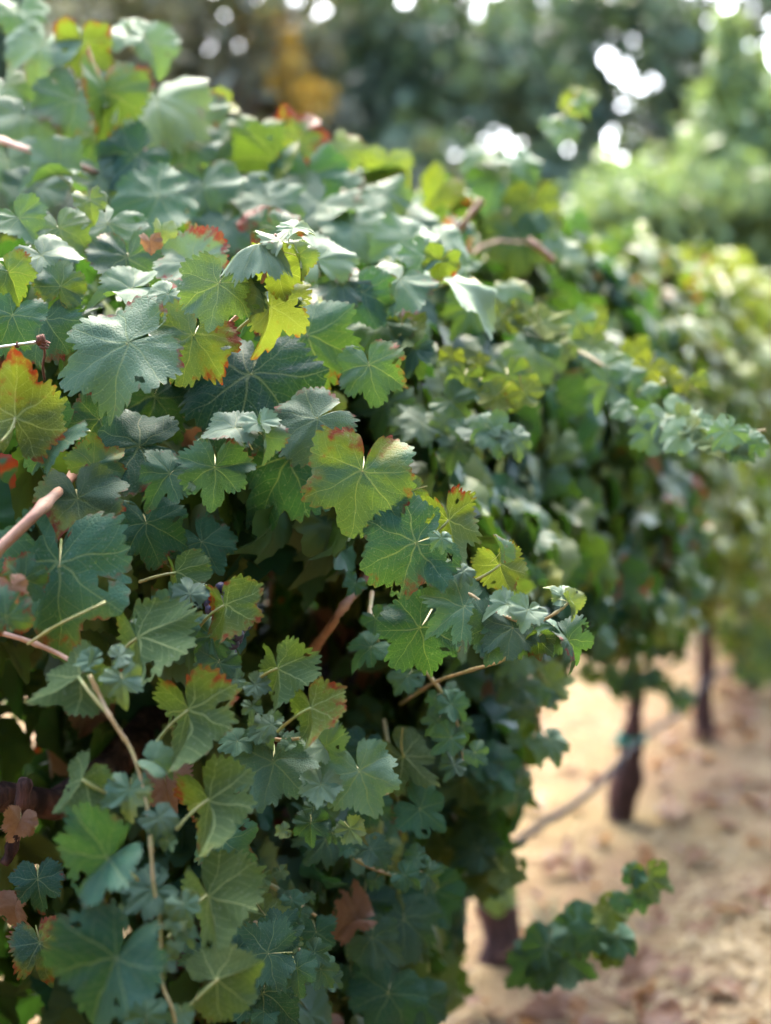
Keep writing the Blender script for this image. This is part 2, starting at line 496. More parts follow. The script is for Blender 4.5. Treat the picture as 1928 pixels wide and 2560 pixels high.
LEAF = {}
def variants(kind, n, **kw):
    for pet in (True, False):
        LEAF[kind, pet] = []
        for i in range(n):
            r = random.Random(hash(kind) % 1 + sum(map(ord, kind)) * 13 + i * 7)
            k = {a: (r.uniform(*b) if isinstance(b, tuple) else b) for a, b in kw.items()}
            LEAF[kind, pet].append(make_leaf_mesh('leaf_blade', seed=i * 17 + sum(map(ord, kind)), petiole=pet, **k))
variants('n', 24, s1=(.74, .95), s2=(.82, .99), amp=(.04, .065), curl=(.06, .17), fold=(-.12, .25), cup=(.02, .35), wave=(.06, .13), droop=(.05, .3), twist=(-.15, .15), roll=(-.2, .2))
variants('d', 10, s1=(.52, .70), s2=(.66, .84), amp=(.05, .08), curl=(.08, .2), fold=(-.02, .18), cup=(.05, .3), wave=(.05, .09), droop=(.1, .3), twist=(-.15, .15))
variants('f', 10, curl=(.06,.16), amp=(.05, .075), s1=(.74, .9), s2=(.82, .95), fold=(.6, 1.15), cup=(.15, .40), wave=(.06, .11), droop=(.2, .5), twist=(-.2, .2))
variants('c', 4, s1=(.7, .9), s2=(.8, .95), fold=(-.45, -.2), cup=(.4, .7), wave=(.08, .13), droop=(.4, .7), twist=(-.2, .2))
variants('y', 6, s1=(.55, .8), s2=(.68, .88), curl=(.06, .2), fold=(.0, .3), cup=(-.1, .45), wave=(.07, .13), droop=(.1, .4), teeth=14, amp=.07, pucker=.06, twist=(-.2, .2))
variants('x', 4, s1=(.6, .9), s2=(.7, .9), fold=(.7, 1.3), cup=(.6, 1.1), wave=(.15, .28), droop=(.6, 1.2), twist=(-.6, .6), roll=(-.6, .6))   # withered

for kd in 'ndfcyx':          # lighter copies for the vines farther down the row
    q = dict(n=(.85, .92, .1, .2, .09, .2), d=(.6, .75, .1, .2, .08, .2), f=(.82, .88, .65, .25, .09, .35), c=(.8, .88, -.3, .5, .1, .5), y=(.75, .8, .15, .2, .1, .2), x=(.75, .8, 1., .8, .2, .9))[kd]
    LEAF[kd + 'far', True] = [make_leaf_mesh('leaf_blade', far=True, seed=i * 5 + ord(kd), s1=q[0], s2=q[1], fold=q[2] * (.7 + .2 * i), cup=q[3] * (.6 + .25 * i), wave=q[4], droop=q[5], teeth=11, rings=(.35, .7, 1.0), psegs=4) for i in range(4)]
# ------------------------------------------------------------------ the vine row
ROW0 = Vector((0.274, 3.65, 0))
RDIR = Vector((0.374, 0.927, 0)).normalized()
RNRM = Vector((0.927, -0.374, 0)).normalized()        # towards the open ground on the right
SPACING = 1.52
VK = list(range(-2, 5))
VINE_LABEL = {
    -2: 'nearest grapevine, its large blurred leaves and hanging shoots filling the lower left corner',
    -1: 'sharp leafy grapevine in the left half, bluish green leaves with red edges',
    0: 'grapevine with the thick dark trunk standing lowest in the picture',
    1: 'grapevine whose knobbly dark trunk carries the green tie',
    2: 'grapevine behind the green tied trunk, its short trunk flaring at the ground',
    3: 'yellowish blurred grapevine at the right edge behind the other trunks',
    4: 'farthest pale grapevine of the row at the right edge',
}
vines = {}
for k in VK:
    p = ROW0 + RDIR * (SPACING * k)
    v = empty('grapevine', p)
    tag(v, VINE_LABEL[k], 'grapevine', 'grapevines in the row')
    vines[k] = v
def row_coords(p):
    d = Vector(p) - ROW0
    return d.dot(RDIR), d.dot(RNRM), p[2]
def vine_of(p):
    t = row_coords(p)[0]
    return max(VK[0], min(VK[-1], round(t / SPACING)))

# ground -----------------------------------------------------------
def ground_h(x, y):
    return 0.035 * mnoise.noise(Vector((x * 0.5, y * 0.5, 0))) + 0.015 * mnoise.noise(Vector((x * 2.1, y * 2.1, 3)))
def ground_material():
    T = NT('dry_vineyard_soil')
    tc = T.n('ShaderNodeNewGeometry').outputs['Position']
    a = T.noise(tc, 1.1, 4.0); b = T.noise(tc, 6.0, 5.0, rough=0.65); c = T.noise(tc, 45.0, 4.0)
    col = T.mix(T.ramp(a, 0.35, 0.65), (0.120, 0.078, 0.044), (0.146, 0.107, 0.052))
    col = T.mix(T.m('MULTIPLY', T.ramp(b, 0.5, 0.72), 0.6), col, (0.095, 0.046, 0.036))
    col = T.mix(T.m('MULTIPLY', T.ramp(c, 0.5, 0.75), 0.5), col, (0.21, 0.15, 0.075))
    return T.out(T.principled(col, 0.95, 0.1, T.bump(T.m('ADD', b, T.m('MULTIPLY', c, 0.5)), 0.8, 0.03)))
def make_ground():
    xs = np.unique(np.concatenate([np.linspace(-300, -8, 14), np.linspace(-8, 8, 130), np.linspace(8, 300, 14)]))
    ys = np.unique(np.concatenate([np.linspace(-60, -1, 8), np.linspace(-1, 16, 140), np.linspace(16, 400, 20)]))
    V = [(x, y, ground_h(x, y) if (abs(x) < 9 and -2 < y < 18) else 0.0) for y in ys for x in xs]
    nx = len(xs)
    F = [(j * nx + i, j * nx + i + 1, (j + 1) * nx + i + 1, (j + 1) * nx + i) for j in range(len(ys) - 1) for i in range(nx - 1)]
    o = link('ground', mesh_from('ground', V, F, (ground_material(),)))
    tag(o, 'dry tan vineyard soil strewn with straw', 'ground', kind='structure')
make_ground()

# trunks, cordons ---------------------------------------------------
def trunk(k, prof, lean=(0, 0), seg=14):
    ctrl = []
    base = vines[k].location
    n = 26
    V, R = [], []
    for i in range(n):
        t = i / (n - 1)
        h = -0.06 + t * (prof[-1][0] + 0.06)
        for (a, ra, ox), (b, rb, ox2) in zip(prof, prof[1:]):
            if h <= b or b == prof[-1][0]:
                f = max(0, min(1, (h - a) / (b - a)))
                rr, off = ra + (rb - ra) * f, ox + (ox2 - ox) * f
                break
        g = ground_h(base.x, base.y)
        V.append((off + 0.008 * math.sin(h * 17 + k), 0.012 * math.sin(h * 11 + 2 * k), h + g))
        R.append(rr)
    vv, ff = tube(V, R, seg, True, 0.42, k * 3.3)
    link('trunk', mesh_from('trunk', vv, ff, (M_BARK,)), vines[k])
trunk(-2, [(0, .05, 0), (.4, .04, 0), (.9, .032, .02)])
trunk(-1, [(0, .052, 0), (.3, .045, .01), (.9, .036, -.01)])
trunk(0, [(0, .056, .02), (.04, .050, .015), (.14, .052, 0), (.3, .040, -.01), (.9, .034, 0)])
trunk(1, [(0, .032, -.035), (.03, .048, -.02), (.10, .062, -.01), (.17, .054, .008), (.22, .036, .015), (.30, .040, .01), (.36, .028, .015), (.55, .030, .025), (.9, .03, .03)])
trunk(2, [(0, .062, -.01), (.05, .046, 0), (.2, .036, .01), (.9, .03, .02)])
trunk(3, [(0, .052, 0), (.1, .04, 0), (.9, .03, 0)])
trunk(4, [(0, .05, 0), (.1, .04, 0), (.9, .03, 0)])
for k in VK:
    pts = []
    for i in range(13):
        s = (i / 12 - 0.5) * 1.46
        pts.append(RDIR * s + Vector((0, 0, 0.88 + 0.03 * math.sin(i * 1.7 + k) - 0.05 * abs(s))))
    vv, ff = tube(pts, [0.028 - 0.016 * abs(i / 12 - .5) * 2 for i in range(13)], 8, True, 0.3, k)
    link('cordon', mesh_from('cordon', vv, ff, (M_BARK,)), vines[k])

def cane(ctrl, r0, r1, mat, k=None, name='cane'):
    P = smooth_path(ctrl, 5)
    if k is None: k = vine_of(P[0])
    base = vines[k].location
    n = len(P)
    rad = []
    for i in range(n):
        r = r0 + (r1 - r0) * i / (n - 1)
        if i % 7 == 3: r *= 1.35            # nodes
        rad.append(r)
    vv, ff = tube([p - base for p in P], rad, 7)
    return link(name, mesh_from(name, vv, ff, (mat,)), vines[k])

# ------------------------------------------------------------------ leaves
leaf_count = {k: 0 for k in VK}
HEROES = []          # (px, py, z, radius px)
def place_leaf(k, mat4, scale, tintv, kind, pet, rnd):
    ms = LEAF[kind, pet]
    o = bpy.data.objects.new('leaf', ms[rnd % len(ms)])
    COL.objects.link(o)
    o.parent = vines[k]
    loc = mat4.to_translation() - vines[k].location
    o.matrix_basis = Matrix.Translation(loc) @ mat4.to_3x3().to_4x4() @ Matrix.Diagonal((scale, scale, scale, 1))
    o.color = tintv
    leaf_count[k] += 1
    return o

def basis(N, tip):
    N = N.normalized()
    Y = tip - N * tip.dot(N)
    if Y.length < 1e-3: Y = Vector((0.1, 0.2, -1)) - N * Vector((0.1, 0.2, -1)).dot(N)
    Y.normalize()
    X = Y.cross(N)
    return Matrix((X, Y, N)).transposed()

hero_i = 0
def hero(x, y, w, tip, nx, ny, side, z, yel=0.0, red=0.15, pale=0.0, kind='n', dry=0.0, pet=None, k=None, prad=0.0016):
    """a leaf whose stalk meets the blade at photograph point (x, y), z metres away"""
    global hero_i
    hero_i += 1
    r = random.Random(hero_i * 31)
    nz = math.sqrt(max(0.03, 1 - nx * nx - ny * ny))
    n = RGT * nx + UPV * ny - FWD * nz
    a = math.radians(tip)
    d = RGT * math.cos(a) + UPV * math.sin(a)
    Y = (d - n * d.dot(n)).normalized()
    N = n if side == 'F' else -n
    B = basis(N, Y).to_4x4()
    p = at(x, y, z)
    B.translation = p
    s = w / FPX * z / 1.06
    if k is None: k = vine_of(p)
    HEROES.append((x + 0.22 * w * math.cos(a), y - 0.22 * w * math.sin(a), z, w * 0.5))
    o = place_leaf(k, B, s, (yel, red, pale, 1.0 - dry), kind, pet is None, r.randrange(99))
    if pet is not None:
        q = at(*pet)
        back = -N * (0.25 * (q - p).length)
        path = smooth_path([p, p * 0.72 + q * 0.28 + back * 0.4, p * 0.35 + q * 0.65 + back * 0.35, q], 4)
        vv, ff = tube([v - p for v in path], [prad * (0.9 + 0.35 * i / len(path)) for i in range(len(path))], 7)
        po = link('petiole', mesh_from('petiole', vv, ff, (M_PETIOLE,)))
        po.parent = o
        po.matrix_basis = (Matrix.Translation(p - vines[k].location) @ B.to_3x3().to_4x4() @ Matrix.Diagonal((s, s, s, 1))).inverted() @ Matrix.Translation(p - vines[k].location)
    return o

#      x     y    w   tip   nx    ny  side  z   yel  red pale kind
H = [
 # --- sharp band, upper left to centre
 (317, 859, 320, 213, -.05, .55, 'F', 1.64, .15, .72, .16, 'n'),
 (486, 839, 215, 255, .10, .30, 'F', 1.68, .55, .62, .05, 'n'),
 (550, 706, 212, 262, -.10, .30, 'F', 1.66, .35, .20, .08, 'n'),
 (38, 1047, 250, 88, .10, .15, 'B', 1.50, .85, .80, .0, 'n'),
 (387, 990, 195, 255, .0, .20, 'F', 1.86, .10, .20, .0, 'n'),
 (629, 935, 340, 262, -.05, .45, 'F', 1.79, .05, .40, .0, 'n'),
 (147, 1091, 195, 225, -.25, .35, 'F', 1.60, .0, .30, .05, 'f'),
 (248, 1049, 150, 240, .1, .2, 'F', 1.75, .15, .60, .0, 'n'),
 (350, 1118, 255, 195, .05, .50, 'F', 1.67, .08, .35, .0, 'n'),
 (537, 1167, 182, 266, .08, .28, 'F', 1.62, .08, .30, .05, 'd'),
 (426, 1185, 155, 235, .25, .40, 'F', 1.63, .0, .30, .05, 'd'),
 (195, 1246, 225, 285, .0, .38, 'F', 1.58, .60, .75, .12, 'd'),
 (235, 1164, 135, 40, .0, .3, 'F', 1.64, .45, .50, .05, 'n'),
 (588, 1070, 150, 200, .1, .84, 'F', 1.60, .0, .25, .35, 'n'),
 (649, 1055, 100, 280, .0, .80, 'F', 1.60, .0, .10, .40, 'y'),
 (655, 1085, 110, 283, .80, .30, 'F', 1.60, .0, .20, .30, 'f'),
 (149, 1415, 350, 270, .10, .28, 'F', 1.45, .18, .35, .0, 'n'),
 (366, 1309, 190, 285, .0, .35, 'F', 1.74, .0, .30, .0, 'n'),
 (504, 1355, 160, 300, .1, .40, 'F', 1.76, .0, .30, .0, 'n'),
 (726, 1145, 290, 240, -.1, .25, 'F', 1.77, .0, .35, .0, 'n'),
 (906, 1178, 268, 258, .08, .20, 'F', 1.67, .42, .48, .0, 'n'),
 (793, 1045, 215, 215, -.05, .45, 'F', 1.73, .18, .65, .20, 'n'),
 (923, 914, 172, 285, -.25, .30, 'F', 1.80, .12, .20, .08, 'n'),
 (953, 801, 190, 205, .05, .60, 'F', 2.00, .0, .10, .12, 'n'),
 (768, 839, 240, 290, .05, .25, 'F', 1.86, .20, .35, .0, 'n'),
 (1134, 705, 250, 312, .35, .80, 'F', 2.10, .08, .10, .85, 'n'),
 (1039, 1358, 240, 205, .02, .22, 'F', 1.66, .12, .22, .0, 'n'),
 (1104, 1345, 60, 270, .2, .5, 'F', 1.64, .0, .10, .25, 'y'),
 (1251, 1380, 75, 95, .85, .1, 'F', 1.67, .1, .70, .2, 'f'),
 (1033, 1225, 85, 200, .2, .1, 'B', 1.78, .45, .2, .0, 'n'),
 (1163, 1515, 195, 215, .0, .52, 'F', 1.66, .05, .15, .12, 'd'),
 (1052, 1568, 205, 235, .0, .22, 'F', 1.72, .05, .25, .0, 'n'),
 (1100, 1412, 70, 250, .2, .6, 'F', 1.66, .05, .05, .30, 'y'),
 (1158, 1428, 62, 300, .2, .6, 'F', 1.66, .05, .05, .30, 'y'),
 (1268, 1512, 90, 200, .1, .75, 'F', 1.63, .05, .05, .42, 'y'),
 (1320, 1525, 100, 250, .2, .65, 'F', 1.62, .10, .05, .35, 'y'),
 (1240, 1575, 160, 250, .25, .50, 'F', 1.66, .05, .15, .12, 'f'),
 (1282, 1570, 140, 215, .1, .58, 'F', 1.64, .02, .12, .15, 'd'),
 (1385, 1565, 95, 320, .35, .60, 'F', 1.65, .0, .05, .15, 'c'),
 (1420, 1600, 120, 305, .55, .45, 'F', 1.66, .0, .25, .12, 'f'),
 (1345, 1598, 75, 270, .1, -.2, 'B', 1.65, .25, .3, .0, 'c'),
 # --- upper shoot with lit tips
 (700, 600, 120, 100, .1, .85, 'F', 1.64, .0, .05, .42, 'y'),
 (735, 570, 95, 60, .0, .80, 'F', 1.63, .25, .05, .40, 'y'),
 (648, 610, 170, 215, .0, .90, 'F', 1.63, .10, .10, .35, 'c'),
 (650, 560, 120, 40, -.1, .3, 'F', 1.95, .2, 1.1, .0, 'n'),
 (700, 570, 110, -20, .1, .3, 'F', 1.92, .3, 1.0, .1, 'n'),
 (742, 640, 90, 305, .75, .3, 'F', 1.66, .40, .10, .15, 'f'),
 # --- upper left, out of focus behind
 (46, 29, 150, 270, 0, .6, 'F', 2.20, .05, .1, .20, 'n'),
 (110, 110, 190, 262, .1, .55, 'F', 2.15, .15, .1, .35, 'n'),
 (205, 110, 150, 275, .2, -.1, 'B', 2.15, .55, .45, .0, 'n'),
 (300, 80, 130, 190, .1, .82, 'F', 2.20, .0, .05, .35, 'n'),
 (372, 110, 140, 285, .5, .5, 'F', 2.25, .05, .1, .35, 'f'),
 (330, 70, 120, 150, .1, .82, 'F', 2.28, .05, .0, .30, 'y'),
 (190, 250, 200, 265, 0, .45, 'F', 2.10, .05, .1, .15, 'n'),
 (262, 230, 190, 270, .55, .2, 'F', 2.08, .40, .7, .0, 'f'),
 (394, 250, 250, 280, -.1, .62, 'F', 2.15, .25, .1, .42, 'n'),
 (486, 275, 170, 285, .2, .6, 'F', 2.20, .1, .35, .42, 'n'),
 (556, 270, 75, 20, .2, .2, 'F', 2.25, .8, .1, .1, 'f'),
 (575, 345, 150, 200, 0, .55, 'F', 2.25, .05, .1, .12, 'n'),
 (745, 350, 150, 60, .1, .15, 'F', 2.30, .6, 1.35, .0, 'n'),
 (690, 400, 170, 230, -.3, .1, 'F', 2.20, .35, .15, .0, 'f'),
 (850, 375, 130, 300, .2, .3, 'F', 2.40, .55, .15, .15, 'n'),
 (775, 440, 190, 280, 0, .35, 'F', 2.20, .0, .1, .05, 'n'),
 (341, 390, 190, 225, .0, .45, 'F', 2.05, .0, .1, .02, 'n'),
 (150, 440, 160, 210, .1, .8, 'F', 1.95, .0, .05, .3, 'f'),
 (400, 490, 220, 200, .0, .55, 'F', 1.95, .05, .1, .08, 'n'),
 (799, 510, 220, 250, .1, .72, 'F', 2.15, .05, .1, .25, 'n'),
 (510, 465, 190, 280, 0, .45, 'F', 2.05, .15, .1, .12, 'n'),
 (226, 500, 85, 280, 0, .4, 'F', 1.85, .5, .2, .1, 'n'),
 (45, 545, 140, 300, 0, .5, 'F', 1.80, .2, .2, .15, 'n'),
 (145, 570, 165, 280, .1, .45, 'F', 1.85, .35, .1, .15, 'n'),
 (270, 560, 190, 250, .1, .55, 'F', 1.90, .0, .1, .18, 'n'),
 (320, 640, 190, 275, .1, .4, 'F', 1.86, .1, .2, .1, 'n'),
 (480, 655, 190, 130, -.1, .55, 'F', 1.82, .15, .72, .35, 'n'),
 (405, 575, 60, 265, .5, .3, 'F', 1.84, .7, .1, .35, 'f'),
 (375, 605, 55, 275, .3, .3, 'F', 1.82, 0, .1, .1, 'f', 1.0),
 (150, 715, 125, 80, .1, .1, 'F', 1.72, .50, .45, .0, 'n'),
 (20, 680, 120, 300, .4, .2, 'F', 1.62, .45, .3, .0, 'f'),
 (105, 640, 190, 300, .1, .65, 'F', 1.75, .05, .15, .35, 'n'),
 (30, 790, 170, 250, .1, .3, 'F', 1.66, .05, .3, .02, 'n'),
 (110, 800, 190, 260, -.2, .35, 'F', 1.72, .1, .3, .05, 'n'),
 (330, 720, 170, 200, 0, .72, 'F', 1.75, .05, .1, .25, 'n'),
 (420, 735, 120, 250, 0, .6, 'F', 1.72, .15, .1, .2, 'n'),
 (868, 460, 80, 60, 0, .3, 'F', 2.35, .1, .9, .3, 'n'),
 (793, 650, 190, 100, .1, .55, 'F', 1.95, .1, .3, .38, 'n'),
 (850, 700, 170, 330, .1, .55, 'F', 1.95, .05, .15, .20, 'n'),
 (905, 730, 160, 290, .1, .3, 'F', 1.95, .0, .1, .05, 'n'),
 (60, 290, 190, 270, .1, .55, 'F', 2.10, .10, .1, .25, 'n'),
 (15, 215, 160, 285, .0, .60, 'F', 2.15, .05, .1, .25, 'n'),
 (20, 400, 180, 280, .1, .50, 'F', 2.05, .15, .1, .20, 'n'),
 (240, 345, 180, 255, .1, .45, 'F', 2.12, .05, .1, .12, 'n'),
 (95, 470, 170, 250, .0, .55, 'F', 2.02, .05, .1, .15, 'n'),
 (250, 430, 150, 290, .1, .5, 'F', 2.05, .2, .1, .2, 'n'),
 (600, 470, 180, 260, .1, .5, 'F', 2.10, .10, .1, .20, 'n'),
 (670, 500, 170, 285, .0, .6, 'F', 2.08, .05, .1, .25, 'n'),
 (560, 560, 170, 240, .0, .55, 'F', 2.02, .05, .2, .15, 'n'),
 (470, 360, 170, 265, .1, .5, 'F', 2.15, .05, .1, .15, 'n'),
 (640, 330, 130, 255, .1, .4, 'F', 2.25, .25, .1, .10, 'n'),
 (880, 560, 180, 270, .1, .6, 'F', 2.10, .10, .1, .22, 'n'),
 (960, 480, 130, 300, .1, .6, 'F', 2.35, .20, .1, .25, 'n'),
 # --- top centre
 (1022, 600, 170, 215, .0, .72, 'F', 2.05, .05, .05, .22, 'n'),
 (1109, 596, 140, 300, .3, .70, 'F', 2.05, .1, .05, .30, 'n'),
 (1060, 640, 120, 250, 0, .6, 'F', 2.04, .0, .05, .15, 'n'),
 (1105, 650, 95, 250, .2, -.2, 'B', 2.03, .55, .2, .0, 'n'),
 (1000, 700, 180, 250, .1, .60, 'F', 1.98, .0, .1, .18, 'n'),
 (930, 540, 160, 200, 0, .6, 'F', 2.25, .1, .05, .25, 'n'),
 (1030, 540, 150, 320, .1, .65, 'F', 2.35, .05, .05, .30, 'n'),
 (1103, 465, 110, 235, .3, .1, 'F', 2.70, .7, .1, .0, 'f'),
 (1219, 395, 110, 215, .1, .75, 'F', 2.85, .2, .05, .3, 'n'),
 (1250, 440, 170, 250, 0, .55, 'F', 2.85, .05, .05, .12, 'n'),
 (1300, 400, 110, 300, .1, .6, 'F', 2.85, .1, .05, .2, 'n'),
 (1330, 510, 140, 265, .1, -.1, 'B', 2.80, .7, .1, .0, 'n'),
 (1370, 555, 80, 270, .2, .3, 'F', 2.75, .5, .1, .1, 'n'),
 (1290, 590, 170, 275, .0, .2, 'F', 2.75, .45, .1, .0, 'n'),
 (1445, 235, 85, 330, .1, .3, 'B', 2.85, .8, .1, .2, 'f'),
 (1420, 290, 90, 250, .1, .8, 'F', 2.85, .1, .05, .4, 'c'),
 (1410, 630, 120, 60, .1, .5, 'F', 2.7, .4, .1, .25, 'n'),
 (1478, 795, 85, 280, .1, .1, 'B', 2.6, .75, .0, .0, 'n'),
 (1590, 870, 75, 290, .1, .1, 'B', 2.7, .75, .0, .0, 'n'),
 # --- lower left: undersides hanging towards the lens, with stalks
 (439, 1432, 130, 290, -.55, .1, 'B', 1.58, .25, .2, .0, 'f', 0, (349, 1455, 1.60)),
 (560, 1514, 190, 292, -.55, .1, 'B', 1.52, .35, .3, .0, 'f', 0, (500, 1566, 1.56)),
 (694, 1671, 195, 292, -.55, .1, 'B', 1.50, .40, .3, .0, 'f', 0, (640, 1704, 1.55)),
 (777, 1770, 185, 295, -.55, .1, 'B', 1.46, .42, .25, .0, 'f', 0, (690, 1834, 1.52)),
 (470, 1775, 275, 295, -.5, .1, 'B', 1.36, .40, .35, .0, 'f', 0, (370, 1888, 1.37)),
 (342, 1596, 275, 300, -.45, .15, 'B', 1.38, .42, .35, .0, 'f', 0, (300, 1650, 1.44)),
 (197, 1691, 215, 222, -.3, .35, 'B', 1.30, .35, .2, .0, 'f', 0, (273, 1787, 1.27)),
 (206, 1948, 185, 240, -.5, .2, 'B', 1.26, .40, .3, .0, 'f', 0, (285, 1990, 1.27)),
 (273, 2146, 235, 222, -.25, .35, 'F', 1.16, .05, .1, .0, 'f', 0, (345, 2200, 1.22)),
 (294, 2394, 290, 248, -.2, .35, 'F', 1.12, .05, .1, .0, 'f', 0, (400, 2450, 1.20)),
 (521, 1999, 260, 305, -.5, .1, 'B', 1.31, .45, .3, .0, 'f', 0, (440, 2075, 1.27)),
 (517, 2238, 275, 305, -.5, .15, 'B', 1.28, .45, .15, .0, 'f', 0, (420, 2345, 1.24)),
 (546, 2448, 210, 20, .1, .5, 'B', 1.24, .45, .15, .05, 'f', 0, (450, 2540, 1.22)),
 (60, 1450, 120, 80, .3, .0, 'F', 1.40, .5, .8, .0, 'n'),
 (15, 1540, 130, 95, .2, .0, 'F', 1.28, .4, 1.0, .0, 'n'),
 (30, 1470, 90, 285, .4, .2, 'F', 1.30, 0, 0, 0, 'c', 1.0),
 # young leaves
 (300, 1640, 65, 30, .2, .5, 'F', 1.30, .2, .0, .40, 'y'),
 (305, 1700, 100, 275, .1, .35, 'F', 1.29, .4, .0, .30, 'y'),
 (230, 1650, 70, 200, .0, .6, 'F', 1.31, .0, .05, .20, 'y'),
 (441, 1535, 140, 200, .1, .55, 'F', 1.54, .05, .15, .15, 'y'),
 (475, 1485, 95, 100, .1, .5, 'F', 1.54, .0, .15, .30, 'y'),
 (529, 1590, 120, 240, .1, .35, 'F', 1.56, .0, .2, .10, 'y'),
 (546, 1657, 115, 250, .1, .4, 'F', 1.55, .0, .1, .12, 'y'),
 (592, 1699, 55, 200, .0, .5, 'F', 1.54, .0, .0, .35, 'y'),
 (639, 1712, 68, 330, .1, .4, 'F', 1.52, .3, .0, .42, 'y'),
 (630, 1766, 52, 270, .2, .5, 'F', 1.52, .0, .0, .35, 'y'),
 (680, 1812, 62, 240, .2, .6, 'F', 1.52, .0, .0, .35, 'y'),
 (361, 1568, 70, 100, .1, .4, 'F', 1.42, .0, .2, .3, 'y'),
 (323, 1975, 122, 270, .0, .35, 'F', 1.25, .35, .0, .25, 'y'),
 (385, 1905, 95, 340, .3, .6, 'F', 1.27, .1, .0, .25, 'f'),
 (399, 2045, 92, 300, .3, .4, 'F', 1.24, .0, .0, .25, 'y'),
 (420, 2105, 48, 300, .1, .2, 'B', 1.24, .4, .0, .1, 'y'),
 (386, 2225, 135, 220, .1, .60, 'F', 1.22, .0, .0, .15, 'y'),
 (458, 2262, 88, 290, .1, .4, 'F', 1.21, .3, .0, .30, 'y'),
 (440, 2300, 62, 260, .1, .5, 'F', 1.21, .5, .0, .30, 'y'),
 (465, 2335, 60, 300, .1, .3, 'F', 1.21, .2, .0, .2, 'y'),
 (407, 2406, 68, 270, .1, .35, 'F', 1.20, .0, .0, .25, 'y'),
 (440, 2365, 48, 280, .1, .3, 'F', 1.20, .3, .0, .25, 'y'),
 (452, 2535, 66, 270, .1, .4, 'F', 1.19, .1, .0, .25, 'y'),
 (365, 2540, 110, 90, .1, .35, 'F', 1.18, .1, .0, .1, 'y'),
 # centre bottom cluster
 (682, 1899, 215, 262, .05, .45, 'F', 1.55, .0, .1, .18, 'd'),
 (898, 1930, 190, 285, .1, .35, 'F', 1.52, .05, .05, .26, 'n'),
 (812, 1868, 110, 120, .1, .45, 'F', 1.53, .0, .05, .32, 'f'),
 (802, 1962, 105, 260, .0, .6, 'F', 1.50, .15, .0, .42, 'y'),
 (640, 1940, 110, 320, .2, .4, 'F', 1.58, .0, .1, .1, 'n'),
 (778, 2058, 85, 270, .0, .3, 'F', 1.56, .0, .05, .05, 'y'),
 (785, 2020, 55, 80, .0, .4, 'F', 1.57, .0, .05, .1, 'y'),
 (875, 2072, 75, 300, .0, .25, 'F', 1.54, .35, .0, .35, 'y'),
 (711, 2077, 42, 200, .0, .4, 'F', 1.55, .3, .0, .3, 'y'),
 (832, 2085, 40, 290, .0, .4, 'F', 1.56, .0, .0, .1, 'y'),
 (560, 2100, 150, 320, .0, .5, 'F', 1.60, .0, .3, .05, 'n'),
 (672, 2384, 170, 185, .0, .4, 'F', 1.66, .0, .05, .06, 'd'),
 (740, 2420, 110, 280, .0, .4, 'F', 1.66, .0, .05, .06, 'd'),
 (700, 2330, 110, 60, .0, .4, 'F', 1.70, .0, .05, .05, 'd'),
 (790, 2330, 105, 280, .0, .3, 'F', 1.85, .0, .05, .0, 'd'),
 (660, 2480, 190, 270, .0, .4, 'F', 1.68, .0, .1, .02, 'n'),
 (905, 2245, 150, 250, .0, .3, 'F', 2.10, .1, .05, .02, 'n'),
 (1010, 2300, 170, 270, .1, .45, 'F', 2.10, .0, .05, .08, 'n'),
 (1085, 2230, 150, 290, .0, .3, 'F', 2.20, .0, .05, .0, 'n'),
 (895, 2300, 120, 200, .0, .8, 'F', 2.0, 0, 0, .1, 'x', 1.0),
 (930, 2345, 130, 330, .0, .6, 'F', 2.02, .1, 0, .1, 'n'),
 (970, 2480, 190, 250, .1, .3, 'F', 2.05, .0, .1, .02, 'n'),
 (1055, 2500, 130, 280, .1, .4, 'F', 2.10, .0, .1, .05, 'n'),
 (880, 2440, 90, 280, .0, .3, 'F', 2.10, .3, .2, .0, 'n'),
 (50, 2050, 85, 250, .3, .3, 'F', 1.62, 0, 0, 0, 'x', 1.0),
 (40, 2260, 85, 265, -.3, .4, 'F', 1.66, 0, 0, 0, 'x', 1.0),
 (415, 1960, 130, 280, .2, .3, 'F', 1.78, 0, 0, .1, 'f', 1.0),
 (100, 2360, 160, 285, .1, .3, 'F', 1.6, .35, .5, 0, 'd'),
 (95, 2200, 130, 275, .1, .3, 'F', 1.62, .1, .4, 0, 'd'),
 # pale young leaf in front of the thick trunk
 (1245, 2235, 95, 270, .1, .3, 'F', 3.3, .45, .0, .42, 'n'),
]
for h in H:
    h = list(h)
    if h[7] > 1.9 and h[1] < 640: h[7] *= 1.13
    if h[10] >= .1 and h[1] < 1000: h[10] = min(1, h[10] * 1.3)  # upper leaves paler still: bright top light and sheen put into their colour
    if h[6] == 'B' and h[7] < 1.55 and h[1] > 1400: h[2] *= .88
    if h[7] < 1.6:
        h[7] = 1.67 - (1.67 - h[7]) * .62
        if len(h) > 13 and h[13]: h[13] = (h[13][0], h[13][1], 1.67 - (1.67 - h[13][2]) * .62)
    hero(*h)

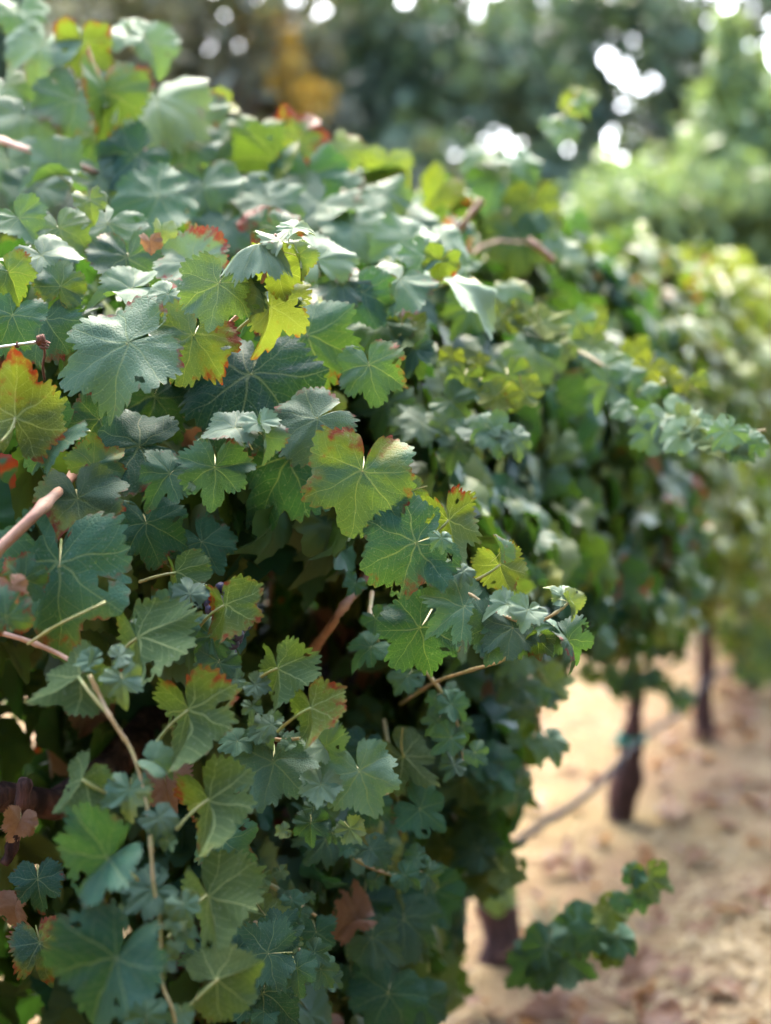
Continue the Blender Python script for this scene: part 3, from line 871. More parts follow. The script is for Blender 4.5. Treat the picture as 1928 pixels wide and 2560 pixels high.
# canes that show
cane([at(-60, 1425, 1.47), at(20, 1352, 1.48), at(112, 1262, 1.52), at(160, 1215, 1.66), at(230, 1130, 1.9)], .0062, .0058, M_CANE)
cane([at(425, 890, 1.72), at(500, 850, 1.70), at(590, 795, 1.70), at(648, 720, 1.67), at(672, 650, 1.66), at(690, 585, 1.65)], .0026, .0016, M_CANE)
cane([at(565, 862, 1.71), at(600, 820, 1.69), at(672, 763, 1.68)], .0022, .0018, M_PETIOLE, name='petiole')
hero(672, 763, 185, 278, .62, .10, 'F', 1.68, .78, .25, .12, 'f')
hero(690, 660, 150, 285, .2, -.25, 'B', 1.67, .72, .15, .0, 'n')
cane([at(-80, 320, 2.4), at(58, 370, 2.25), at(156, 400, 2.22), at(260, 440, 2.35), at(340, 480, 2.55)], .0052, .0045, M_CANE)
cane([at(250, 200, 2.6), at(307, 300, 2.5), at(380, 385, 2.42), at(430, 452, 2.36)], .0052, .0048, M_CANE)
cane([at(1130, 600, 2.75), at(1172, 543, 2.72), at(1205, 500, 2.72)], .0068, .006, M_CANE)
cane([at(1320, 600, 2.7), at(1350, 622, 2.7), at(1382, 650, 2.72)], .0068, .006, M_CANE)
cane([at(740, 1680, 2.25), at(820, 1575, 1.98), at(860, 1515, 1.95), at(905, 1462, 1.98), at(930, 1400, 2.05)], .0062, .0055, M_CANE)
cane([at(800, 2290, 2.3), at(806, 2210, 2.3), at(790, 2140, 2.3), at(780, 2080, 2.35)], .0075, .0068, M_CANE)
cane([at(770, 2480, 2.2), at(800, 2510, 2.2), at(850, 2545, 2.2)], .006, .005, M_CANE)
cane([at(55, 2020, 1.7), at(62, 1950, 1.7), at(30, 2120, 1.72), at(10, 2160, 1.72)], .008, .006, M_BARK)
cane([at(*c) for c in [(223, 1687, 1.43), (250, 1740, 1.43), (273, 1787, 1.42), (300, 1830, 1.42), (330, 1880, 1.42), (362, 1980, 1.41), (376, 2090, 1.40), (383, 2204, 1.39), (402, 2322, 1.385), (403, 2444, 1.38), (433, 2530, 1.37), (450, 2620, 1.37)]], .0022, .0017, M_GREENCANE)
cane([at(-80, 1560, 1.52), at(30, 1590, 1.50), at(90, 1610, 1.50), at(165, 1645, 1.50), at(223, 1690, 1.45)], .0028, .0024, M_CANE)
cane([at(70, 1610, 1.49), at(150, 1560, 1.46), at(265, 1505, 1.47)], .0016, .0013, M_PETIOLE, name='petiole')
cane([at(1040, 1460, 1.72), at(1100, 1450, 1.70), at(1180, 1490, 1.67), at(1260, 1540, 1.65), at(1340, 1555, 1.63), at(1400, 1525, 1.62), at(1420, 1508, 1.62)], .0026, .0014, M_GREENCANE)
hero(1420, 1505, 78, 310, .75, .35, 'F', 1.62, .55, .0, .30, 'f')
hero(1405, 1490, 70, 110, .5, .5, 'F', 1.63, .45, .0, .35, 'y')
hero(1121, 1301, 180, 285, .15, -.15, 'B', 1.70, .62, .45, .0, 'f', 0, (1075, 1345, 1.70))
hero(1250, 1412, 130, 290, .15, -.2, 'B', 1.69, .72, .45, .0, 'f', 0, (1190, 1450, 1.68))
cane([at(1000, 1760, 2.1), at(1090, 1705, 1.95), at(1180, 1675, 1.88), at(1262, 1648, 1.84), at(1300, 1600, 1.82)], .0024, .0016, M_GREENCANE)

# sprays: a thin shoot with leaves on alternate sides
def spray(ctrl, n, w0, w1, z_face=.45, yel=.05, red=.05, pale=.12, seed=1, mat=None, r0=.003, kinds='ny'):
    r = random.Random(seed)
    P = smooth_path([at(*c) for c in ctrl], 8)
    k = vine_of(P[0])
    cane([at(*c) for c in ctrl], r0, r0 * .5, mat or M_GREENCANE, k)
    for i in range(n):
        f = (i + .5) / n
        q = P[min(len(P) - 1, int(f * (len(P) - 1)))]
        px, py, z = project(q)
        w = w0 + (w1 - w0) * f
        sgn = 1 if i % 2 else -1
        tipa = 270 + sgn * r.uniform(10, 60)
        back = r.random() < .22
        hero(px + sgn * w * r.uniform(.1, .55), py + w * r.uniform(-.55, .35), w * r.choice((.6, .8, 1.0, 1.1, 1.25)), tipa, r.uniform(-.3, .35), z_face + r.uniform(-.2, .25),
             'B' if back else 'F', z - r.uniform(0, .05), yel + (.4 if back else 0) + r.uniform(0, .1), red, pale * r.uniform(.4, 1.4), r.choice(kinds), 0, None, k)
spray([(990, 1000, 2.2), (1080, 1060, 2.1), (1180, 1085, 2.05), (1270, 1090, 2.0)], 12, 125, 85, .5, .03, .05, .28, 3, kinds='dy')
spray([(1150, 930, 2.2), (1220, 960, 2.15), (1290, 1020, 2.1)], 6, 110, 90, .2, .35, .15, .05, 4)
spray([(1380, 840, 2.6), (1470, 890, 2.45), (1560, 950, 2.4), (1620, 990, 2.35)], 10, 125, 80, .45, .05, .05, .26, 5, kinds='ny')
spray([(1600, 1060, 2.25), (1700, 1075, 2.15), (1810, 1090, 2.08), (1915, 1075, 2.05)], 15, 118, 66, .5, .05, .0, .34, 6, kinds='dy')
spray([(1640, 960, 2.45), (1700, 955, 2.4), (1755, 985, 2.4)], 4, 80, 60, .2, .6, .1, .0, 7)
spray([(1325, 2390, 2.5), (1390, 2375, 2.4), (1480, 2340, 2.35), (1570, 2280, 2.3), (1635, 2190, 2.3)], 15, 130, 76, .35, .0, .0, .06, 8, kinds='nny')
spray([(1300, 1640, 2.4), (1335, 1720, 2.35), (1345, 1800, 2.35), (1325, 1870, 2.35)], 9, 105, 75, .45, .15, .05, .22, 9, kinds='dy')
spray([(1120, 2020, 2.5), (1180, 2110, 2.45), (1230, 2180, 2.45), (1290, 2200, 2.45)], 9, 110, 80, .4, .1, .05, .08, 10, kinds='ny')
spray([(1130, 1900, 2.4), (1200, 1940, 2.35), (1270, 1990, 2.35)], 7, 120, 90, .3, .0, .1, .05, 11, kinds='nd')
spray([(930, 1480, 1.9), (925, 1560, 1.85), (950, 1610, 1.85)], 3, 105, 80, .3, .0, .1, .02, 12, kinds='d')
spray([(960, 1800, 2.1), (985, 1950, 2.0), (1010, 2080, 2.0)], 4, 150, 110, .2, .0, .1, .0, 13, kinds='d')
spray([(1380, 330, 2.9), (1425, 265, 2.88), (1450, 225, 2.86)], 2, 70, 50, .6, .3, .0, .3, 14)
spray([(600, 2290, 1.80), (690, 2330, 1.76), (770, 2395, 1.76), (800, 2460, 1.78)], 10, 100, 60, .4, .0, .05, .08, 31, kinds='dy')
spray([(640, 2190, 1.85), (720, 2240, 1.85), (790, 2290, 1.85)], 7, 75, 50, .4, .05, .05, .14, 32, kinds='dy')
spray([(850, 2120, 1.95), (930, 2170, 1.95), (1010, 2190, 1.95), (1080, 2170, 1.95)], 9, 100, 60, .4, .05, .05, .08, 33, kinds='dy')
spray([(620, 1830, 1.62), (700, 1850, 1.60), (780, 1840, 1.58)], 6, 80, 50, .5, .0, .05, .25, 34, kinds='dy')
spray([(1050, 1660, 1.95), (1110, 1740, 1.95), (1150, 1830, 1.95), (1160, 1920, 1.95)], 9, 90, 60, .4, .0, .05, .1, 35, kinds='dy')
spray([(560, 2350, 1.75), (600, 2430, 1.72), (660, 2500, 1.72), (700, 2560, 1.72)], 8, 105, 70, .4, .0, .05, .06, 36, kinds='dy')
spray([(860, 780, 2.1), (940, 820, 2.05), (1010, 870, 2.0), (1060, 920, 2.0)], 7, 110, 80, .45, .1, .1, .1, 37, kinds='ny')
spray([(1180, 700, 2.5), (1250, 760, 2.4), (1330, 830, 2.35), (1390, 890, 2.35)], 9, 115, 80, .45, .25, .1, .12, 38, kinds='ny')
spray([(1840, 1560, 6.6), (1872, 1640, 6.5), (1880, 1725, 6.5)], 10, 62, 45, .3, .5, .2, .1, 41)
spray([(1900, 1560, 6.9), (1905, 1640, 6.8), (1900, 1720, 6.8)], 9, 62, 45, .3, .5, .2, .1, 42)
spray([(1500, 1710, 4.6), (1600, 1730, 4.5), (1720, 1740, 4.5)], 6, 85, 70, .4, .1, .0, .1, 15)

# ------------------------------------------------------------------ filling leaves of every vine
def half_width(h):
    prof = [(0.15, .10), (.35, .26), (.6, .36), (.9, .40), (1.2, .38), (1.45, .34), (1.65, .28), (1.82, .18), (2.0, .06)]
    for (a, ra), (b, rb) in zip(prof, prof[1:]):
        if h <= b: return ra + (rb - ra) * max(0, (h - a) / (b - a))
    return .04
TOP = {-2: 1.90, -1: 1.86, 0: 1.85, 1: 1.95, 2: 2.10, 3: 2.20, 4: 2.25}
BOT = {-2: .20, -1: .24, 0: .74, 1: .78, 2: .72, 3: .30, 4: .30}
HP = np.array([(a, b, c, d) for a, b, c, d in HEROES])
def hidden_by_rule(p, size):
    """keep filling leaves behind the leaves that were set one by one"""
    px, py, z = project(p)
    if z < .9: return True
    if 560 < px < 1150 and 1370 < py < 1980 and z < 2.32: return True
    if -300 < px < 700 and py > 1640 and z < 2.05: return True
    if -300 < px < 620 and py > 1420 and z < 1.8: return True
    if z < 3.3 and 400 < px < 1150 and py < 70 + (px - 400) * .60: return True
    if z < 4.3 and (px > 1290 and py > 1730): return True
    if z < 3.6 and (1165 < px < 1310 and 2215 < py < 2470): return True
    if z < 3.6 and px > 1120 and py > 2380: return True
    d2 = (HP[:, 0] - px) ** 2 + (HP[:, 1] - py) ** 2
    near = d2 < (HP[:, 3] + size / max(z, .2) * FPX * .45) ** 2
    if near.any():
        return z < HP[near, 2].max() + 0.05
    if px < 700 and py > 1300: return z < 1.62
    if px < 1300 and z < 1.75: return True
    return False
def sample_leaf(r, k, rear=False, inner=False):
    for _ in range(60):
        s = r.gauss(0, .40) if r.random() < .5 else r.uniform(-.80, .80)
        if abs(s) > .95: continue
        f = r.random() ** .85
        top, bot = TOP[k], BOT[k]
        t = k * SPACING + s
        top += .12 * mnoise.noise(Vector((t * 2.3, 1.0, 0))) + .10 * mnoise.noise(Vector((t * 6.0, 5.0, 0)))
        bot += .16 * mnoise.noise(Vector((t * 2.7, 9.0, 0)))
        h = bot + (top - bot) * f
        hw = half_width(h * 1.86 / TOP[k] if h > 1.2 else h) * (1 + .28 * mnoise.noise(Vector((t * 2.1, h * 2.4, 4))) + .18 * mnoise.noise(Vector((t * 5, h * 5, 8))))
        sg = -1 if rear else 1
        u = hw * (1 - (r.random() ** 1.5) * .5) if not inner else hw * r.uniform(-.7, .75)
        p = ROW0 + RDIR * t + RNRM * (u * sg) + Vector((0, 0, h))
        size = .05 + .075 * r.random() ** 1.3 * (1.0 if k < 1 else .95)
        if hidden_by_rule(p, size): continue
        up = .35 + .9 * max(0, (h - (1.3 if k < 1 else 1.0)) / .6)
        N = (RNRM * sg * (.8 if not inner else .5) + Vector((0, 0, up)) + Vector((r.gauss(0, .38), r.gauss(0, .38), r.gauss(0, .25)))).normalized()
        if r.random() < .14: N = (N + Vector((r.gauss(0, .9), r.gauss(0, .9), -.6))).normalized()
        tip = Vector((r.gauss(0, .45), r.gauss(0, .45), -1)) + RNRM * sg * .35
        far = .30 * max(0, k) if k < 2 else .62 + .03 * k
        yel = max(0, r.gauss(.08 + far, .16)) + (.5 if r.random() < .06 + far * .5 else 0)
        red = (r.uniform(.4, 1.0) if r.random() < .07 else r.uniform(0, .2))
        pale = max(0, r.gauss(.03 + far * .5, .07 + far * .3))  # far vines paler: their stronger sunlight is partly put into the leaf colour
        dry = 1.0 if r.random() < .018 else 0.0
        kind = 'x' if dry else r.choices('nndfcy', (4, 2, 2, 2, 1, 1))[0]
        return p, N, tip, size, (yel, red, pale, 1 - dry), kind
    return None
r = random.Random(99)
for k in VK:
    n_rear = 40
    while leaf_count[k] < 300:
        s = sample_leaf(r, k, rear=leaf_count[k] > 300 - n_rear and k > -1)
        if s is None: break
        p, N, tip, size, tv, kind = s
        B = basis(N, tip).to_4x4(); B.translation = p
        place_leaf(k, B, size / 1.06, tv, kind + ('far' if k > 0 else ''), True, r.randrange(99))

# the rest of each vine's foliage: many more small leaves joined into one part
def bulk_leaf(seed, fine):
    kw = dict(s1=.8, s2=.88, teeth=11 if fine else 6, amp=.06, fold=random.Random(seed).uniform(-.1, .5), cup=random.Random(seed + 1).uniform(.05, .5),
              wave=.1, droop=.25, rings=(.45, 1.0) if fine else (1.0,), petiole=False)
    v, f, mi, uv, rim = leaf_mesh_data(seed=seed, **kw)
    return np.array(v), f, np.array(uv), np.array(rim)
BULK = {fine: [bulk_leaf(i * 3 + 5, fine) for i in range(8)] for fine in (True, False)}
def bulk_foliage(k, n):
    r = random.Random(500 + k)
    fine = k < 2
    VV, FF, UV, RM, TN, SD, DR = [], [], [], [], [], [], []
    o = 0
    base = np.array(vines[k].location)
    for i in range(n):
        s = sample_leaf(r, k, rear=r.random() < .4, inner=r.random() < .6)
        if s is None: continue
        p, N, tip, size, tv, kind = s
        v, f, uv, rim = BULK[fine][r.randrange(8)]
        B = np.array(basis(N, tip))
        VV.append((v * (size / 1.06)) @ B.T + np.array(p) - base)
        FF += [tuple(j + o for j in q) for q in f]
        UV.append(uv); RM.append(rim)
        m = len(v)
        TN.append(np.tile(tv[:3], (m, 1))); SD.append(np.full(m, r.random())); DR.append(np.full(m, 1 - tv[3]))
        o += m
    me = mesh_from('foliage', np.concatenate(VV), FF, (M_FARLEAF,), True, None, np.concatenate(UV),
                   {'rim': np.concatenate(RM), 'seed': np.concatenate(SD), 'dry': np.concatenate(DR)}, np.concatenate(TN))
    ob = link('foliage', me, vines[k])
    ob.color = (0, 0, 0, 1)
    ob['kind'] = 'stuff'
for k in VK:
    bulk_foliage(k, {-2: 2800, -1: 3900, 0: 2600, 1: 2200, 2: 1900, 3: 1500, 4: 1100}[k])

# unseen next row across the alley, added to block low sky light
ADDED_ROW = ROW0 + RNRM * 2.30
def added_row_vine(k):
    r = random.Random(900 + k)
    base = ADDED_ROW + RDIR * (SPACING * k)
    v = empty('grapevine', base)
    tag(v, 'unseen grapevine added across the alley to block low sky light', 'grapevine', 'grapevines added across the alley for shade')
    vv, ff = tube([(0.01 * math.sin(i), 0, -.05 + i * .16) for i in range(7)], [.05, .045, .04, .038, .036, .034, .03], 10, True, .35, k)
    link('trunk', mesh_from('trunk', vv, ff, (M_BARK,)), v)
    VV, FF, UV, RM, TN, SD, DR = [], [], [], [], [], [], []
    o = 0
    for i in range(1300):
        h = r.uniform(.45, 2.15); s = r.uniform(-.8, .8)
        u = half_width(h * .9) * r.uniform(-1, 1)
        p = RDIR * s + RNRM * u + Vector((0, 0, h))
        N = (RNRM * (1 if u > 0 else -1) * .8 + Vector((r.gauss(0, .4), r.gauss(0, .4), .5))).normalized()
        v_, f, uv, rim = BULK[False][r.randrange(8)]
        B = np.array(basis(N, Vector((r.gauss(0, .5), r.gauss(0, .5), -1))))
        VV.append((v_ * r.uniform(.07, .13)) @ B.T + np.array(p)); FF += [tuple(j + o for j in q) for q in f]
        m = len(v_); UV.append(uv); RM.append(rim); SD.append(np.full(m, r.random())); DR.append(np.zeros(m)); TN.append(np.tile((r.uniform(0, .3), .1, .05), (m, 1)))
        o += m
    me = mesh_from('foliage', np.concatenate(VV), FF, (M_FARLEAF,), True, None, np.concatenate(UV),
                   {'rim': np.concatenate(RM), 'seed': np.concatenate(SD), 'dry': np.concatenate(DR)}, np.concatenate(TN))
    ob = link('foliage', me, v); ob.color = (0, 0, 0, 1); ob['kind'] = 'stuff'
for k in range(-4, 3): added_row_vine(k)

# ordinary canes inside each canopy
for k in VK:
    r = random.Random(40 + k)
    for i in range(7):
        s = (i / 6 - .5) * 1.3 + r.uniform(-.08, .08)
        p0 = ROW0 + RDIR * (k * SPACING + s) + Vector((0, 0, .88))
        out = r.uniform(-.25, .35)
        hh = TOP[k] - (r.uniform(.1, .35) if k > -1 else .55)
        c = [p0, p0 + RNRM * out * .3 + Vector((0, 0, .35)), p0 + RNRM * out * .6 + RDIR * r.uniform(-.15, .15) + Vector((0, 0, hh - .95)), p0 + RNRM * out + RDIR * r.uniform(-.25, .25) + Vector((0, 0, hh - .88 + r.uniform(-.1, .05)))]
        if k == -2 or (k == -1 and (out > .1 or s < -.25)): continue
        cane(c, .0045, .0022, M_CANE, k)

# grape bunches (a part of their vine)
def grape_bunch(p, n, k, seed):
    r = random.Random(seed)
    base = vines[k].location
    bpy_e = bpy.data.objects.new('grape_bunch', None)
    COL.objects.link(bpy_e); bpy_e.parent = vines[k]; bpy_e.location = Vector(p) - base
    for i in range(n):
        f = (i + .5) / n
        rad = .026 * math.sin(math.pi * min(1, f * 1.05 + .12)) ** .7 * (1.1 - .5 * f)
        a = i * 2.4 + r.uniform(-.3, .3)
        g = bpy.data.objects.new('grape', GRAPE)
        COL.objects.link(g); g.parent = bpy_e
        g.location = (math.cos(a) * rad, math.sin(a) * rad, -f * .085)
        s = r.uniform(.0068, .0082)
        g.scale = (s, s, s)
def icosphere():
    import bmesh
    bm = bmesh.new(); bmesh.ops.create_icosphere(bm, subdivisions=2, radius=1.0)
    me = bpy.data.meshes.new('grape'); bm.to_mesh(me); bm.free()
    me.materials.append(M_GRAPE)
    me.polygons.foreach_set('use_smooth', np.ones(len(me.polygons), dtype=bool))
    return me
GRAPE = icosphere()
for i, (x, y, z, k, n) in enumerate([(575, 1465, 1.70, -1, 40),
                                     (845, 1660, 2.40, -1, 40), (1690, 1480, 4.4, 1, 44), (1860, 1490, 6.0, 2, 44)]):
    grape_bunch(at(x, y, z), n, k, i)

# ------------------------------------------------------------------ wires, hose, ties
def wire_thing(name, pts, rad, mat, label, cat, per=4, seg=6):
    P = smooth_path(pts, per)
    vv, ff = tube([p - P[0] for p in P], [rad] * len(P), seg)
    o = link(name, mesh_from(name, vv, ff, (mat,)), None, P[0])
    return tag(o, label, cat)
root = empty('trellis_wire', at(110, 852, 1.60))
P = [at(-900, 985, 1.5), at(-200, 893, 1.59), at(0, 868, 1.60), at(50, 861, 1.60), at(105, 854, 1.60)]
vv, ff = tube([p - root.location for p in P], [.0017] * 5, 8)
link('wire', mesh_from('wire', vv, ff, (M_STEEL,)), root)
def coil(center, axis, rad, turns, length, wr):
    axis = axis.normalized(); a = axis.cross(Vector((0, 0, 1)) if abs(axis.z) < .9 else Vector((1, 0, 0))).normalized(); b = axis.cross(a)
    pts = []
    for i in range(int(turns * 10) + 1):
        t = i / 10 * 2 * math.pi
        pts.append(center + axis * (length * (i / (turns * 10) - .5)) + a * math.cos(t) * rad + b * math.sin(t) * rad)
    return tube(pts, [wr] * len(pts), 6)
vv, ff = coil(at(43, 862, 1.60) - root.location, RGT, .0030, 1.6, .003, .0009)
link('wire_wrap', mesh_from('wire_wrap', vv, ff, (M_RUST,)), root)
vv, ff = coil(at(103, 850, 1.60) - root.location, RGT + UPV * .3, .0050, 4.2, .009, .0011)
link('twisted_end', mesh_from('twisted_end', vv, ff, (M_RUST,)), root)
vv, ff = coil(at(112, 862, 1.60) - root.location, UPV + RGT * .4, .0042, 3.2, .010, .0010)
link('twisted_end', mesh_from('twisted_end', vv, ff, (M_RUST,)), root)
P = smooth_path([at(108, 862, 1.60), at(112, 885, 1.605), at(107, 915, 1.61), at(112, 950, 1.62)], 4)
vv, ff = tube([p - root.location for p in P], [.0016] * len(P), 6)
link('tendril', mesh_from('tendril', vv, ff, (M_RUST,)), root)
tag(root, 'shiny trellis wire with a rusty twisted end at the left edge', 'wire')

hose = []
for i in range(40):
    t = -4.2 + i * .3
    p = ROW0 + RDIR * t + RNRM * .045
    hose.append(p + Vector((0, 0, .285 + .02 * math.cos(t / SPACING * 2 * math.pi - 6.28) + .008 * math.sin(t * 3.1))))
wire_thing('drip_hose', hose, .0105, M_HOSE, 'dark plastic irrigation hose strung low along the vine trunks', 'hose', 3, 8)
vv, ff = coil(Vector((0, 0, 0)), Vector((0, 0, 1)), .050, 2.4, .03, .0085)
o = link('plant_tie', mesh_from('plant_tie', vv, ff, (M_TIE,)), None, vines[1].location + Vector((.012, 0, .30)))
knot = smooth_path([Vector((-.03, -.03, .0)), Vector((-.055, -.05, -.008)), Vector((-.085, -.06, -.014))], 4)
vv, ff = tube(knot, [.006] * len(knot), 6)
kn = link('tie_end', mesh_from('tie_end', vv, ff, (M_TIE,)), o)
tag(o, 'green plastic tie wound round the knobbly trunk at the hose', 'plant tie')

# ------------------------------------------------------------------ straw and litter
def straw():
    r = np.random.default_rng(3)
    n = 80000
    x = r.uniform(-1.2, 5.0, n); y = 1.6 + 12.5 * r.random(n) ** 1.25
    V, F = [], []
    keep = 0
    for i in range(n):
        t, u, _ = row_coords((x[i], y[i], 0))
        dens = min(1, max(.12, (u - .05) / .75)) if u > 0 else .18
        dens *= .55 + .9 * (mnoise.noise(Vector((x[i] * 1.6, y[i] * 1.6, 7))) + .3)
        if r.random() > dens: continue
        z = ground_h(x[i], y[i])
        L = r.uniform(.04, .16); a = r.uniform(0, 6.28) * .5 + .6 * mnoise.noise(Vector((x[i], y[i], 1)))
        w = r.uniform(.0015, .0042)
        dx, dy = math.cos(a) * L / 2, math.sin(a) * L / 2
        px, py = -math.sin(a) * w, math.cos(a) * w
        lift = r.uniform(.002, .018); tilt = r.uniform(-.012, .02)
        b = len(V)
        V += [(x[i] - dx - px, y[i] - dy - py, z + lift - tilt), (x[i] - dx + px, y[i] - dy + py, z + lift - tilt + .002),
              (x[i] + px, y[i] + py, z + lift + .006), (x[i] - px, y[i] - py, z + lift + .004),
              (x[i] + dx + px, y[i] + dy + py, z + lift + tilt), (x[i] + dx - px, y[i] + dy - py, z + lift + tilt)]
        F += [(b, b + 3, b + 2, b + 1), (b + 3, b + 5, b + 4, b + 2)]
    T = NT('straw_surface')
    pos = T.n('ShaderNodeNewGeometry').outputs['Position']
    nn = T.noise(pos, 38.0, 2.0)
    m = T.out(T.principled(T.mix(T.ramp(nn, .3, .7), (0.12, 0.083, 0.035), (0.32, 0.24, 0.11)), .6, .3))
    o = link('straw', mesh_from('straw', V, F, (m,), False))
    tag(o, 'dry golden straw scattered over the soil', 'straw', kind='stuff')
straw()
def litter():
    r = random.Random(12)
    VV, FF, UV, RM, TN, SD, DR = [], [], [], [], [], [], []
    o = 0
    for i in range(620):
        t = r.uniform(-3.2, 8); u = abs(r.gauss(0, .55)) * (1 if r.random() < .7 else -1)
        if r.random() < .2: u = r.uniform(.3, 2.2)
        p = ROW0 + RDIR * t + RNRM * u
        p.z = ground_h(p.x, p.y) + r.uniform(.012, .035)
        v, f, uv, rim = BULK[True][r.randrange(8)]
        N = Vector((r.gauss(0, .35), r.gauss(0, .35), 1)).normalized()
        if r.random() < .4: N = -N
        B = np.array(basis(N, Vector((r.gauss(0, 1), r.gauss(0, 1), 0))))
        q = v.copy(); q[:, 2] += .5 * (q[:, 0] ** 2) + .3 * q[:, 1] ** 2
        VV.append((q * r.uniform(.05, .10)) @ B.T + np.array(p)); FF += [tuple(j + o for j in g) for g in f]
        m = len(v); UV.append(uv); RM.append(rim); SD.append(np.full(m, r.random())); DR.append(np.full(m, 1.0)); TN.append(np.zeros((m, 3)))
        o += m
    me = mesh_from('leaf_litter', np.concatenate(VV), FF, (M_FARLEAF,), True, None, np.concatenate(UV),
                   {'rim': np.concatenate(RM), 'seed': np.concatenate(SD), 'dry': np.concatenate(DR)}, np.concatenate(TN))
    ob = link('leaf_litter', me)
    ob.color = (0, 0, 0, 1)
    tag(ob, 'withered pinkish brown vine leaves lying on the soil', 'leaf litter', kind='stuff')
litter()
def weed():
    r = random.Random(77)
    base = at(1395, 2130, 3.75); base.z = ground_h(base.x, base.y)
    V, F = [], []
    for i in range(70):
        a = r.uniform(0, 6.28); L = r.uniform(.06, .17); sp = r.uniform(.2, .9)
        c, s = math.cos(a), math.sin(a); w = r.uniform(.002, .005)
        b = len(V)
        for j in range(5):
            f = j / 4
            d = L * sp * f * (1 + .4 * f); h = L * (f - .35 * sp * f * f); ww = w * (1 - f) + .0004
            V += [(c * d - s * ww, s * d + c * ww, h), (c * d + s * ww, s * d - c * ww, h)]
        F += [(b + 2 * j, b + 2 * j + 1, b + 2 * j + 3, b + 2 * j + 2) for j in range(4)]
    o = link('weed', mesh_from('weed', V, F, (plain_material('weed_green', (.13, .17, .07), .6),)), None, base)
    tag(o, 'small grey green weed growing beside the knobbly vine trunk', 'weed')
weed()

# ------------------------------------------------------------------ trees behind
def crown_material(name, c1, c2, tl):
    T = NT(name)
    at_ = T.n('ShaderNodeAttribute', attribute_name='tint')
    ac = T.n('ShaderNodeSeparateXYZ'); T.put(ac.inputs[0], at_.outputs['Vector'])
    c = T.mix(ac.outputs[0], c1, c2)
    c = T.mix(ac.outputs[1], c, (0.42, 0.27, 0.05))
    pr = T.principled(c, 0.5, 0.4)
    tr = T.n('ShaderNodeBsdfTranslucent'); T.put(tr.inputs[0], T.mix(ac.outputs[1], tl, (0.5, 0.3, 0.03)))
    ms = T.n('ShaderNodeMixShader'); ms.inputs[0].default_value = .3
    T.t.links.new(pr, ms.inputs[1]); T.t.links.new(tr.outputs[0], ms.inputs[2])
    return T.out(ms.outputs[0])
M_OAK = crown_material('oak_foliage', (.040, .070, .050), (.105, .15, .085), (.10, .15, .04))
M_BRONZE = crown_material('bronze_foliage', (.055, .068, .046), (.14, .14, .09), (.12, .13, .05))
M_LIGHT = crown_material('light_green_foliage', (.055, .12, .066), (.20, .27, .105), (.20, .28, .06))

def crown(clumps, leaf, mat, seed, base, parent, aspect=.45, dens=1.0, spread=.25):
    """clumps: (x, y, z, rx, ry, rz, number of leaves, yellow)"""
    g = np.random.default_rng(seed)
    VV, TN = [], []
    for (x, y, z, rx, ry, rz, n, yl) in clumps:
        n = int(n * dens)
        # sub-clumps give light and dark masses
        m = max(3, n // 260)
        d = g.normal(size=(m, 3)); d /= np.linalg.norm(d, axis=1)[:, None]
        cs = d * (g.random((m, 1)) ** .4) * .85
        idx = g.integers(0, m, n)
        off = g.normal(size=(n, 3)) * spread
        c = (cs[idx] + off) * np.array([rx, ry, rz]) + np.array([x, y, z])
        a = g.normal(size=(n, 3)); a /= np.linalg.norm(a, axis=1)[:, None]
        b = np.cross(a, g.normal(size=(n, 3))); b /= np.linalg.norm(b, axis=1)[:, None]
        s = leaf * g.uniform(.6, 1.4, (n, 1))
        q = np.stack([c - a * s, c - b * s * aspect, c + a * s, c + b * s * aspect], axis=1)
        VV.append(q.reshape(-1, 3))
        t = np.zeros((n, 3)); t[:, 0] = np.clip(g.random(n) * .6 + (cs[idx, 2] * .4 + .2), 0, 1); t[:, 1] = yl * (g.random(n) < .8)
        TN.append(np.repeat(t, 4, axis=0))
    V = np.concatenate(VV) - np.array(base)
    nq = len(V) // 4
    me = bpy.data.meshes.new('crown')
    me.vertices.add(len(V)); me.vertices.foreach_set('co', V.astype(np.float32).ravel())
    me.loops.add(nq * 4); me.loops.foreach_set('vertex_index', np.arange(nq * 4, dtype=np.int32))
    me.polygons.add(nq); me.polygons.foreach_set('loop_start', np.arange(0, nq * 4, 4, dtype=np.int32))
    me.materials.append(mat)
    at2 = me.attributes.new('tint', 'FLOAT_VECTOR', 'POINT'); at2.data.foreach_set('vector', np.concatenate(TN).astype(np.float32).ravel())
    me.update(); me.validate()
    return link('crown', me, parent)

def tree(name, label, base_xy, height, r0, clumps, leaf, mat, seed, group='trees behind the vine row', lean=0.0, dens=.34):
    r = random.Random(seed)
    base = Vector((base_xy[0], base_xy[1], -.02))
    root = empty(name, base)
    tag(root, label, 'tree', group)
    P = [Vector((lean * (i / 9) ** 1.5 * height + .12 * math.sin(i * 1.1 + seed), .1 * math.sin(i * .8), height * i / 9)) for i in range(10)]
    vv, ff = tube(P, [r0 * (1.25 if i == 0 else 1 - .78 * i / 9) for i in range(10)], 12, True, .2, seed)
    link('trunk', mesh_from('trunk', vv, ff, (M_TREEBARK,)), root)
    for (x, y, z, rx, ry, rz, n, yl) in clumps:
        tgt = Vector((x, y, z)) - base
        i = min(8, max(2, int(9 * (tgt.z * .62) / height)))
        st = P[i]
        mid = st.lerp(tgt, .5) + Vector((0, 0, .15 * (tgt - st).length))
        path = smooth_path([st, mid, tgt], 5)
        rr = r0 * (1 - .78 * i / 9) * .55
        vv, ff = tube(path, [rr * (1 - .8 * j / (len(path) - 1)) for j in range(len(path))], 7, True, .15, seed)
        link('limb', mesh_from('limb', vv, ff, (M_TREEBARK,)), root)
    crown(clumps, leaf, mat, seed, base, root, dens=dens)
    return root

